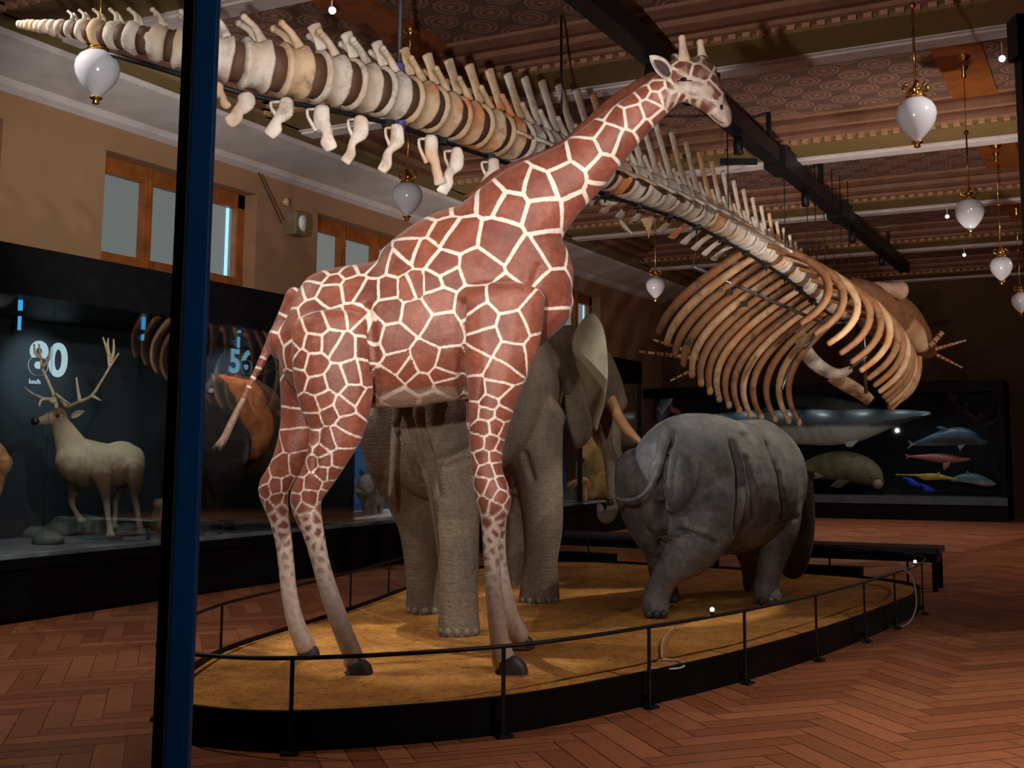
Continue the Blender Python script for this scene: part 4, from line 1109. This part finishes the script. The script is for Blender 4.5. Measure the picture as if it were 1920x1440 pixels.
# ribs
NR = 15
S0, S1 = None, None
for k in range(n_v):
    pass
sA = min(acc, key=lambda a: (on_spine(a)[0]-at(1418,460,15.4)).length); sB = TL-.15
M['bonerib2'] = bone('tan_rib_bone', srgb(196,160,122), srgb(120,84,58), srgb(180,122,74))
for i in range(NR):
    f = i/(NR-1); s = sA+(sB-sA)*f; p, t = on_spine(s); sd, up = framev(p, t)
    wd = .98+.18*f+.25*sin(pi*min(1, f*1.1))-.5*max(0, f-.8)*2; hh = 1.5+.55*sin(pi*.6*min(1, f*1.2)); 
    back = -t*(.9-.6*f)
    for q_ in (-1, 1):
        pts = []; rr = []
        side = Vector((1, 0, 0)) if False else (SIDE*.55+Vector((1,0,0))*.45).normalized()
        amax = radians(92+36*f) if q_ < 0 else radians(134)
        w_ = wd*(.96 if q_ < 0 else 1.06)
        for m_ in range(11):
            g_ = m_/10; a = amax*g_
            x = w_*sin(a)*(1 if g_ < .55 else 1); z = -hh*(g_**1.05*.93 if q_ < 0 else (.45*g_+.5*(1-cos(a))/1.69)*.86)
            pts.append(p+side*q_*x+UP*(z+.02)+back*(g_**1.2)*(1 if q_ < 0 else .55)); rr.append(.052+.022*sin(pi*g_))
        mb = MB(); mb.loft([(a_, r_*.8, r_*1.0) for a_, r_ in zip(pts, rr)], t, 8, True, 2)
        part('rib', mb, M['bonerib2'] if (i+q_) % 3 == 0 else M['bonerib'], wk, True)
        if q_ < 0 and i > 3:
            part('rib_cartilage', MB().ball(pts[-1], .05, 8, 6, (1,1.2,1.4)), M['bonerib2'], wk, True)
# grey mounting bars
G_ = M['steel']
for a_, b_, r_ in ((at(1300,500,15.2), at(1548,608,17.6), .028), (at(1548,608,17.6), at(1610,602,19), .02), (at(1617,600,19), at(1624,738,19.2), .035), (at(1542,612,17.6), at(1508,652,17.4), .028), (at(1626,668,19), at(1592,692,19), .014), (at(1484,680,17), at(1466,730,16.8), .022)):
    part('mounting_bar', MB().tube([a_, b_], r_, 8), G_, wk, True)
for u, v in ((1327,518),(1368,548),(1395,570),(1290,640)): part('clamp', MB().obox(at(u, v, 15.6), SIDE*.045, VIEW*.03, UP*.035), M['black'], wk)
# jaws, skull, shoulder blade, flippers
pale = M['bone']
part('mandible', MB().tube([at(1500,608,19.6), at(1503,640,19.6), at(1520,672,19.7), at(1545,693,19.8), at(1572,702,19.9), at(1594,692,20)], [.07,.11,.13,.12,.1,.06], 12, 4), pale, wk, True)['label'] = 'pale curved jaw bone'
part('mandible', MB().tube([at(1556,706,20), at(1585,720,20), at(1612,736,20), at(1632,752,20)], [.1,.13,.12,.1], 12, 4), M['bonerib2'], wk, True)
part('mandible', MB().tube([at(1722,668,21), at(1716,700,21), at(1700,730,21), at(1672,756,21)], [.07,.11,.13,.09], 12, 4), M['bonerib2'], wk, True)
part('skull', MB().loft([(at(1600,545,20), .25,.3),(at(1640,575,20.8), .42,.5),(at(1680,605,21.6), .48,.5),(at(1712,635,22.4), .34,.4),(at(1735,655,23.2), .2,.25)], VIEW, 20, True, 4), M['bonerib'], wk, True)
part('skull_condyle', MB().loft([(at(1640,540,20.4), .12,.14),(at(1668,542,20.4), .12,.12),(at(1690,545,20.4), .17,.16)], VIEW, 14, True, 3), simple('pinkish_bone', srgb(206,166,140), .6, 0, .2, 8), wk, True)
part('shoulder_blade', MB().loft([(at(1690,585,21), .1,.05),(at(1715,625,21), .2,.06),(at(1730,655,21), .12,.06)], VIEW, 12, True, 3), M['bonerib2'], wk, True)
def digit(u0, v0, u1, v1, d, n, w0, w1, drop=0):
    for k in range(n):
        f0, f1 = (k+.12)/n, (k+.85)/n
        a_ = at(u0+(u1-u0)*f0, v0+(v1-v0)*f0+drop*f0*f0, d); b_ = at(u0+(u1-u0)*f1, v0+(v1-v0)*f1+drop*f1*f1, d)
        w = w0+(w1-w0)*k/n; part('flipper_bone', MB().tube([a_, a_.lerp(b_, .5), b_], [w, w*.7, w], 7, 2), M['bonerib2'], wk, True)
digit(1310,665,1222,636,16.6,6,.045,.02); digit(1312,672,1196,659,16.6,7,.045,.02); digit(1318,684,1255,715,16.6,5,.035,.015)
digit(1752,655,1812,638,21.5,8,.045,.02); digit(1742,650,1768,622,21.5,3,.07,.05); digit(1755,665,1805,690,21.5,6,.04,.02)
# small hanging pelvic bones
mb = MB(); mb.loft([(at(1128,380,12.8), .04,.03),(at(1145,372,12.8), .09,.03),(at(1160,366,12.8), .07,.03),(at(1176,352,12.8), .03,.02)], VIEW, 12, True, 3); part('pelvic_bone', mb, pale, wk, True)
part('pelvic_bone', MB().tube([at(1161,412,13), at(1170,424,13), at(1186,440,13)], [.02,.03,.015], 8, 3), pale, wk, True)
mb = MB(); mb.prism([(0,0),(.16,.03),(.13,-.1),(.1,-.24),(.06,-.1)], at(1200,410,13), SIDE, UP, VIEW*.03); part('pelvic_bone', mb, M['bonerib2'], wk, False, .006)
for a_, b_ in ((at(1161,412,13), at(1163,378,13)), (at(1204,410,13), at(1190,380,13)), (at(1300,500,15.2), at(1308,440,15.2))): part('wire', MB().tube([a_, b_], .004, 5), M['steel'], wk)

# =================================================================== animals in the wall case
def fur(name, c1, c2, sc=14, bs=60):
    q = N(name); q.set(q.ramp(q.noise(sc, 6, .7), [(.3, c1), (.7, c2)]), .9); q.bump(q.noise(bs, 4, .7), .8, .02); return q.m
FZ = .64
def base_at(u, v, d): p = at(u, v, d); return (p.x, p.y, FZ)
q = N('reindeer_coat'); sp = q.n('ShaderNodeSeparateXYZ'); q.l(q.coord(), sp.inputs[0])
zz = q.math('ADD', sp.outputs[2], q.math('MULTIPLY', q.math('SUBTRACT', q.noise(4, 5, .7), .5), .5))
q.set(q.ramp(q.math('DIVIDE', zz, 1.6), [(.12, srgb(190,170,146)), (.3, srgb(88,62,44)), (.46, srgb(120,92,66)), (.6, srgb(214,196,168)), (.8, srgb(200,176,146)), (.88, srgb(110,74,48))]), .9)
q.bump(q.noise(60, 4, .7), .8, .02); M['reind'] = q.m
M['reinleg'] = fur('pale_shank', srgb(150,130,110), srgb(205,190,170))
M['antler'] = simple('pale_antler', srgb(176,150,124), .6, 0, .3, 14)
dR = 12.65
rd = thing('reindeer', 'pale brown reindeer mount with big branching antlers in the left wall case', 'reindeer', base_at(190, 990, dR))
b = MB()
b.loft([(at(u, v, d), h*d/FPX, w*d/FPX) for u, v, d, h, w in [(128,872,12.5,36,26),(145,868,12.55,46,32),(175,872,12.65,44,34),(205,874,12.75,42,34),(232,868,12.85,42,32),(250,868,12.9,32,26)]], VIEW, 20, True, 3)
b.loft([(at(u, v, d), h*d/FPX, w*d/FPX) for u, v, d, h, w in [(142,855,12.55,34,22),(128,825,12.5,26,17),(116,800,12.45,19,14),(108,785,12.4,15,13)]], VIEW, 16, True, 3)
b.loft([(at(u, v, d), h*d/FPX, w*d/FPX) for u, v, d, h, w in [(116,778,12.4,14,12),(100,782,12.35,14,12),(85,787,12.3,10,9),(72,790,12.25,7,7),(66,791,12.2,6,6)]], VIEW, 14, True, 3)
def lg(mb, rows, d, k=.9): mb.loft([(at(u, v, d), w*d/FPX, w*k*d/FPX) for u, v, w in rows], VIEW, 12, True, 3)
lg(b, [(190,890,20),(196,918,12),(200,945,7),(203,970,5.5),(206,990,6),(207,998,7)], 12.5)
lg(b, [(138,895,17),(137,920,11),(134,940,6.5),(141,958,5),(150,970,6)], 12.7)
lg(b, [(248,880,24),(254,908,14),(252,930,7.5),(258,955,5.5),(260,978,5.5),(263,990,7)], 12.75)
lg(b, [(232,890,18),(228,918,10),(217,940,6),(216,960,5),(214,980,5.5)], 13.0)
body('body', b, M['reind'], rd, .018, 4)
leaf(at(133,782,12.35), at(158,770,12.3), .035, -VIEW, M['reinleg'], rd)
part('muzzle', MB().ball(at(66,790,12.2), .045, 10, 8), M['dark'], rd, True)
part('eye', MB().ball(at(108,779,12.3), .022, 8, 6), M['dark'], rd, True)
def branch(lst, mat, par, name, d):
    mb = MB()
    for rows in lst: mb.tube([at(u, v, d+dd) for u, v, dd in rows], [max(.006, .022*(1-.6*i/(len(rows)-1))) for i in range(len(rows))], 8, 3)
    return part(name, mb, mat, par, True)
branch([[(106,766,0),(102,745,.05),(90,715,.1),(79,690,.15),(76,668,.15),(73,645,.15)],[(102,748,.05),(78,750,-.05),(74,762,-.1)],[(104,755,0),(64,740,.1),(45,725,.15)],[(79,690,.15),(92,672,.1),(95,655,.1)],[(77,672,.15),(66,662,.1),(64,645,.1)],[(104,740,.05),(130,757,-.05)]], M['antler'], rd, 'antler', 12.35)
branch([[(122,766,0),(145,755,-.1),(172,742,-.15),(190,715,-.2),(206,688,-.2),(223,662,-.2)],[(206,688,-.2),(203,665,-.2),(193,632,-.2)],[(207,680,-.2),(213,660,-.2),(213,636,-.2)],[(205,668,-.2),(202,650,-.2),(203,634,-.2)],[(172,742,-.15),(189,751,-.15)],[(125,764,0),(114,748,0),(106,738,0)],[(150,753,-.1),(146,730,-.05),(143,708,0)]], M['antler'], rd, 'antler', 12.45)
for u, v, d in ((207,1003,12.48),(153,976,12.68),(264,996,12.73),(214,986,12.98)): part('hoof', MB().ball(at(u, v, d), .045, 10, 7, (1.3,1,.8)), M['reinleg'], rd, True)
# bison
dB = 14.9
bs = thing('bison', 'bison mount with dark shaggy head and orange-brown hump, left of the giraffe legs', 'bison', base_at(450, 1000, dB))
b = MB()
b.loft([(at(u, v, d), h*d/FPX, w*d/FPX) for u, v, d, h, w in [(395,800,14.5,78,50),(420,792,14.6,92,60),(450,800,14.8,92,62),(485,830,15.0,76,56),(520,850,15.2,66,52),(550,860,15.4,58,46)]], VIEW, 22, True, 3)
lg(b, [(420,880,34),(424,920,18),(428,960,10),(430,985,10)], 14.5); lg(b, [(398,890,30),(398,930,16),(402,965,9),(403,990,9)], 14.8); lg(b, [(545,900,30),(548,940,14),(548,975,9),(549,988,9)], 15.3)
M['darkfur'] = fur('dark_shaggy_fur', srgb(22,18,18), srgb(62,52,54), 10, 30)
M['brownfur'] = fur('dark_brown_fur', srgb(50,30,22), srgb(96,62,46), 10, 40)
M['orangefur'] = fur('orange_brown_fur', srgb(140,70,34), srgb(204,124,76), 9, 40)
body('body', b, M['brownfur'], bs, .03, 3)
mb = MB(); mb.loft([(at(420,720,14.6), .12,.2),(at(440,750,14.45), .34,.22),(at(466,785,14.45), .3,.22),(at(484,815,14.5), .2,.18),(at(474,850,14.45), .1,.12)], VIEW, 18, True, 4)
for i, v in enumerate(mb.v): mb.v[i] = v+Vector((noise.noise(v*6), noise.noise(v*6+Vector((5,5,5))), noise.noise(v*7)))*.03
part('hump_fur', mb, M['orangefur'], bs, True)
mb = MB(); mb.loft([(at(394,730,14.2), .22,.22),(at(398,785,14.05), .32,.3),(at(412,840,14.0), .36,.3),(at(422,890,14.05), .26,.22),(at(418,940,14.1), .12,.12),(at(422,968,14.1), .05,.05)], VIEW, 20, True, 4)
for i, v in enumerate(mb.v): mb.v[i] = v+Vector((noise.noise(v*5), noise.noise(v*5+Vector((5,5,5))), noise.noise(v*5+Vector((1,9,2)))))*.07
part('shaggy_head', mb, M['darkfur'], bs, True)
part('horn', MB().tube([at(386,735,14.0), at(392,722,13.95), at(399,708,14.0), at(394,700,14.05)], [.05,.045,.03,.012], 10, 3), simple('grey_horn', srgb(120,112,120), .5), bs, True)
part('horn', MB().tube([at(396,738,14.0), at(396,732,13.9)], [.05,.03], 10), simple('pale_horn_tip', srgb(190,180,170), .5), bs, True)
for u in (430, 405, 549): part('hoof', MB().ball(at(u, 989, 14.6 if u < 500 else 15.3), .07, 10, 7, (1.1,1,.7)), M['darkfur'], bs, True)
# warthog further right
dW = 17.6
wh = thing('warthog', 'small pale warthog mount facing the glass, between giraffe leg and elephant', 'warthog', base_at(690, 968, dW))
b = MB(); b.loft([(at(690,925,dW-.2), .17,.13),(at(694,920,dW), .23,.2),(at(700,918,dW+.4), .24,.25),(at(706,918,dW+.8), .18,.2)], UP, 16, True, 3)
b.loft([(at(690,905,dW-.2), .16,.13),(at(686,912,dW-.45), .12,.11),(at(682,922,dW-.65), .08,.07)], UP, 14, True, 3)
lg(b, [(684,935,10),(685,955,6),(686,966,6)], dW-.2); lg(b, [(700,935,10),(700,955,6),(700,966,6)], dW-.15); lg(b, [(712,935,10),(713,952,6),(713,964,6)], dW+.5)
body('body', b, fur('pale_brown_bristle', srgb(140,104,84), srgb(214,190,170)), wh, .02, 3)
for s_ in (-1, 1): part('tusk', MB().tube([at(682+s_*6,922,dW-.7), at(682+s_*17,916,dW-.75), at(682+s_*14,904,dW-.75)], [.02,.022,.008], 8, 3), simple('white_tusk', srgb(230,224,210), .4), wh, True)
for s_ in (-1, 1): leaf(at(690+s_*9,893,dW-.2), at(690+s_*14,880,dW-.2), .04, -VIEW, M['reinleg'], wh)
wh2 = thing('black_monkey', 'dark long-tailed animal mostly hidden behind the giraffe hind leg on the white ground', 'monkey', base_at(618, 968, 16.6))
b = MB(); b.loft([(at(588,880,16.4), .15,.14),(at(600,900,16.4), .2,.18),(at(606,925,16.4), .2,.18),(at(604,945,16.4), .16,.16)], VIEW, 14, True, 3); b.ball(at(588,862,16.4), .13); lg(b, [(600,940,9),(601,960,7)], 16.4)
body('body', b, M['darkfur'], wh2, .025, 3)
part('tail', MB().tube([at(610,905,16.4), at(616,925,16.35), at(624,945,16.3), at(629,960,16.3), at(627,969,16.3)], [.04,.045,.05,.06,.05], 10, 3), M['darkfur'], wh2, True)
# snowy ground slab with small rocks
p1 = onX(620, 968, -9.9)
mb = MB(); mb.prism([(0,0),(-1.4,0),(-1.4,3.3),(0,3.3)], (-9.75, 13.3, .64), (1,0,0), (0,1,0), (0,0,.03))
part('snow_ground', mb, M['snow'], [o for o in S.objects if o.name.startswith('display_case')][0])
random.seed(5)
M['rock'] = simple('grey_green_rock', srgb(96,100,92), .9, 0, .4, 5, .6)
def rock(u, v, d, r_, label, grp='rocks in the reindeer case'):
    p = at(u, v, d); p.z = FZ; t_ = MB(); t_.ball(p+UP*r_*.28, r_, 18, 12, (1.25,1,.55))
    for i, w in enumerate(t_.v): t_.v[i] = w+(w-p)*noise.noise(w*3.1)*.5; 
    for i, w in enumerate(t_.v):
        if w.z < FZ: t_.v[i] = Vector((w.x, w.y, FZ))
    solo('rock', t_, M['rock'], label, 'rock', p, grp, True)
for a_ in ((110,962,13.6,.26,'large rounded grey-green rock behind the reindeer raised foreleg'),(60,965,13.4,.2,'medium rock left of the reindeer'),(165,975,13.9,.22,'rock seen between the reindeer legs'),(95,985,12.3,.16,'low rock in front of the reindeer at the left'),(235,985,13.6,.15,'small rock behind the reindeer hind legs')): rock(*a_)
dF = 13.3
fx = thing('lynx', 'small spotted tan cat mount sitting beside the blue post', 'lynx', base_at(300, 995, dF))
b = MB(); b.loft([(at(298,985,dF), .11,.11),(at(300,970,dF), .1,.1),(at(300,955,dF), .075,.08)], VIEW, 12, True, 3); b.ball(at(299,946,dF-.03), .07); b.ball(at(293,938,dF), .025); b.ball(at(304,938,dF), .025)
body('body', b, fur('spotted_tan_fur', srgb(110,80,50), srgb(210,180,140), 30), fx, .014, 3)
dO = 11.9
og = thing('antelope', 'orange-brown antelope hindquarter cut off by the left edge of the picture', 'antelope', base_at(-20, 990, dO))
b = MB(); b.loft([(at(-90,865,dO), .26,.2),(at(-50,862,dO), .27,.2),(at(-15,866,dO), .22,.17),(at(4,872,dO), .12,.12)], VIEW, 16, True, 3); lg(b, [(-8,880,20),(-4,910,11),(-8,940,6),(-6,975,5),(-5,992,6)], dO); lg(b, [(-88,885,18),(-86,920,9),(-86,960,5),(-86,992,6)], dO)
body('body', b, fur('orange_tan_coat', srgb(150,86,44), srgb(214,160,110)), og, .02, 3)
# golden animals at the far end of the wall case
dY = 24.0
yb = thing('bear', 'golden yellow bear mount sitting behind the elephant trunk', 'bear', base_at(1120, 938, dY))
b = MB(); b.loft([(at(1122,915,dY), .46,.4),(at(1124,880,dY), .5,.42),(at(1128,840,dY), .42,.36),(at(1130,805,dY), .26,.26),(at(1132,785,dY), .14,.16)], VIEW, 18, True, 3)
b.loft([(at(1102,850,dY-.3), .2,.2),(at(1096,862,dY-.5), .12,.12)], VIEW, 12, True, 2); b.loft([(at(1110,900,dY-.3), .16,.16),(at(1106,930,dY-.4), .12,.13)], VIEW, 12, True, 2); b.loft([(at(1146,895,dY-.3), .18,.16),(at(1148,930,dY-.4), .12,.13)], VIEW, 12, True, 2)
body('body', b, fur('golden_fur', srgb(176,124,62), srgb(238,196,128), 6), yb, .035, 3)
part('eye', MB().ball(at(1097,850,dY-.47), .035, 8, 6), M['dark'], yb, True)
part('nose', MB().ball(at(1093,862,dY-.62), .045, 8, 6), M['dark'], yb, True)
sk = thing('gazelle', 'small tan horned animal mount standing below the golden bear', 'gazelle', base_at(1085, 938, 22.6))
b = MB(); b.ball(at(1094,905,22.6), .12, ax=(1,1,1)); lg(b, [(1092,908,9),(1094,922,7),(1096,936,6)], 22.6); lg(b, [(1084,910,7),(1084,936,5)], 22.9); b.loft([(at(1094,908,22.6), .1,.1),(at(1080,910,22.7), .12,.12),(at(1070,912,22.8), .1,.1)], UP, 12, True, 2)
body('body', b, fur('tan_coat', srgb(150,104,60), srgb(226,190,140)), sk, .02, 3)
part('horn', MB().tube([at(1086,900,22.5), at(1076,915,22.4), at(1066,930,22.4)], [.02,.018,.008], 8, 3), M['ivory'], sk, True)
part('horn', MB().tube([at(1100,903,22.5), at(1105,910,22.4), at(1102,918,22.4)], [.02,.018,.008], 8, 3), M['ivory'], sk, True)

# =================================================================== back case: sea mammals
def two(name, top_, bot, z, w=.06, mott=None):
    q = N(name); sp = q.n('ShaderNodeSeparateXYZ'); q.l(q.coord(), sp.inputs[0])
    f = q.math('ADD', q.math('DIVIDE', q.math('SUBTRACT', sp.outputs[2], z), w), .5)
    n_ = q.math('MULTIPLY', q.math('SUBTRACT', q.noise(3, 4), .5), 1.2)
    q.set(q.ramp(q.math('ADD', f, n_), [(0, bot), (1, top_)]), .42); return q.m
YD = 29.15
def sea(name, label, cat, rows, mat, hy=None, group='models of sea mammals in the back case'):
    c = onY(sum(r_[0] for r_ in rows)/len(rows), sum(r_[1] for r_ in rows)/len(rows), YD)
    t_ = thing(name, label, cat, c, group)
    k = c.y*CY-c.x*SY; k = k/FPX
    mb = MB(); mb.loft([(onY(u, v, YD), h*k*1.0, (w if w else h)*k) for u, v, h, w in rows], (0,1,0), 22, True, 4)
    part('body', mb, mat, t_, True); return t_, k
def fin(t_, pts, mat, th=.04, name='flipper'):
    P = [onY(u, v, YD-.12) for u, v in pts]; c = sum(P, Vector())/len(P)
    mb = MB(); mb.rings([[c+(p-c)*.3+Vector((0,-th/2,0)) for p in P], [p+Vector((0,-th/2*.4,0)) for p in P], [p+Vector((0,th/2*.4,0)) for p in P], [c+(p-c)*.3+Vector((0,th/2,0)) for p in P]])
    return part(name, mb, mat, t_, False, .004)
M['whaledark'] = two('grey_teal_whale_skin', srgb(74,84,88), srgb(200,206,206), -.14, .1)
w_, k_ = sea('whale_model', 'long grey whale model with a white belly in the back case', 'whale', [(1290,790,7,6),(1340,790,14,10),(1400,795,26,20),(1450,800,31,24),(1510,800,34,26),(1560,802,33,26),(1610,797,29,22),(1650,788,22,17),(1690,781,13,10),(1725,777,7,6),(1742,776,4,4)], M['whaledark'])
fin(w_, [(1578,822),(1595,818),(1610,826),(1598,838),(1588,838)], M['whaledark']); fin(w_, [(1400,775),(1430,768),(1446,758),(1442,770)], M['whaledark'], .04, 'dorsal_fin'); fin(w_, [(1296,790),(1270,776),(1258,778),(1276,792),(1262,804)], M['whaledark'], .04, 'tail_fluke')
part('mouth_line', MB().tube([onY(1742,777,YD-.07), onY(1700,784,YD-.2), onY(1668,790,YD-.29)], .014, 6, 3), M['dark'], w_)
part('eye', MB().ball(onY(1662,788,YD-.3), .03, 8, 6), M['dark'], w_, True)
M['seal'] = fur('olive_grey_skin', srgb(88,84,62), srgb(160,152,120), 3, 40)
s_, k_ = sea('manatee_model', 'olive grey manatee-like animal lying on the case floor, under the whale model', 'manatee', [(1490,888,6,5),(1510,882,16,14),(1545,875,24,22),(1580,873,27,24),(1612,880,27,24),(1635,893,22,20),(1646,905,13,13)], M['seal'])
fin(s_, [(1590,890),(1600,898),(1575,915),(1556,912),(1568,900)], M['seal'], .07)
part('muzzle', MB().ball(onY(1646,908,YD-.2), .13, 12, 9), simple('pale_muzzle', srgb(170,150,130), .7), s_, True)
part('eye', MB().ball(onY(1632,896,YD-.3), .03, 8, 6), M['dark'], s_, True)
M['dolph'] = two('blue_grey_dolphin_skin', srgb(60,86,104), srgb(170,184,196), -.1, .1)
d_, k_ = sea('dolphin_model', 'blue-grey dolphin model hanging at the upper right of the back case', 'dolphin', [(1712,833,3,3),(1735,828,8,7),(1765,822,14,12),(1795,818,17,14),(1820,821,14,12),(1836,828,7,7),(1850,829,3,3)], M['dolph'])
fin(d_, [(1765,808),(1776,803),(1762,799),(1755,800)], M['dolph'], .03, 'dorsal_fin'); fin(d_, [(1795,835),(1810,833),(1800,845)], M['dolph'], .03); fin(d_, [(1716,833),(1702,825),(1708,834),(1700,842)], M['dolph'], .03, 'tail_fluke')
M['pink'] = simple('pink_dolphin_skin', srgb(176,104,108), .4, 0, .15)
d_, k_ = sea('river_dolphin_model', 'slim pink dolphin model under the blue-grey one', 'dolphin', [(1703,856,2,2),(1730,857,5,5),(1760,859,9,8),(1785,861,8,7),(1800,862,5,4),(1818,861,2,2)], M['pink'])
fin(d_, [(1768,868),(1782,866),(1780,874),(1770,882),(1768,876)], M['pink'], .03); fin(d_, [(1707,856),(1696,850),(1702,857),(1698,862)], M['pink'], .02, 'tail_fluke')
M['porp'] = two('pale_blue_porpoise_skin', srgb(92,128,150), srgb(206,200,204), 0, .1)
d_, k_ = sea('porpoise_model', 'small pale porpoise model at the lower right of the back case', 'porpoise', [(1785,900,3,3),(1800,897,7,6),(1822,897,10,8),(1845,903,9,8),(1860,907,5,5),(1866,908,2,2)], M['porp'])
fin(d_, [(1812,890),(1820,888),(1812,881)], M['porp'], .02, 'dorsal_fin')
M['blufish'] = simple('bright_blue_fish', srgb(20,60,220), .4, 0, .2); M['yel'] = simple('yellow_ochre_fish', srgb(206,170,80), .5, 0, .3)
YD = 28.9
d_, k_ = sea('blue_fish_model', 'bright blue fish model on the case floor, the left one', 'fish', [(1698,896,2,2),(1708,903,7,4),(1718,908,5,3),(1724,911,3,2)], M['blufish'], None, 'blue fish models'); fin(d_, [(1700,897),(1694,890),(1692,900)], M['blufish'], .02, 'tail_fin')
d_, k_ = sea('blue_fish_model', 'bright blue fish model on the case floor, the right one', 'fish', [(1728,908,2,2),(1736,915,7,4),(1744,918,6,3),(1752,920,2,2)], M['blufish'], None, 'blue fish models'); fin(d_, [(1729,909),(1722,904),(1722,914)], M['blufish'], .02, 'tail_fin')
d_, k_ = sea('swordfish_model', 'thin yellow long-snouted fish model above the blue fish', 'fish', [(1680,890,1,1),(1715,891,2,2),(1732,894,6,4),(1755,894,6,4),(1780,897,3,3),(1795,899,1,1)], M['yel']); fin(d_, [(1752,890),(1762,884),(1762,892)], M['yel'], .02, 'dorsal_fin')
YD = 29.0
# seabird by the left end of the back case
bd = thing('seabird', 'blue-white seabird mount with an orange beak, right of the elephant ear', 'bird', onY(1239, 790, YD), None)
mb = MB(); mb.loft([(onY(1237,785,YD), .1,.1),(onY(1243,770,YD), .22,.2),(onY(1248,755,YD), .2,.2),(onY(1246,742,YD), .1,.1)], (0,1,0), 14, True, 3); part('body', mb, simple('blue_white_feathers', srgb(120,140,170), .7, 0, .6, 6), bd, True)
mb = MB(); mb.prism([(0,0),(.3,.25),(.55,.5),(.35,.1),(.1,-.2)], onY(1234,765,YD-.2), (1,0,0), (0,0,1), (0,.04,0)); part('wing', mb, simple('white_feathers', srgb(190,205,220), .7), bd, False, .008)
part('beak', MB().tube([onY(1256,766,YD-.2), onY(1270,772,YD-.2), onY(1276,778,YD-.2)], [.08,.07,.02], 10, 3), simple('orange_beak', srgb(200,110,80), .5), bd, True)
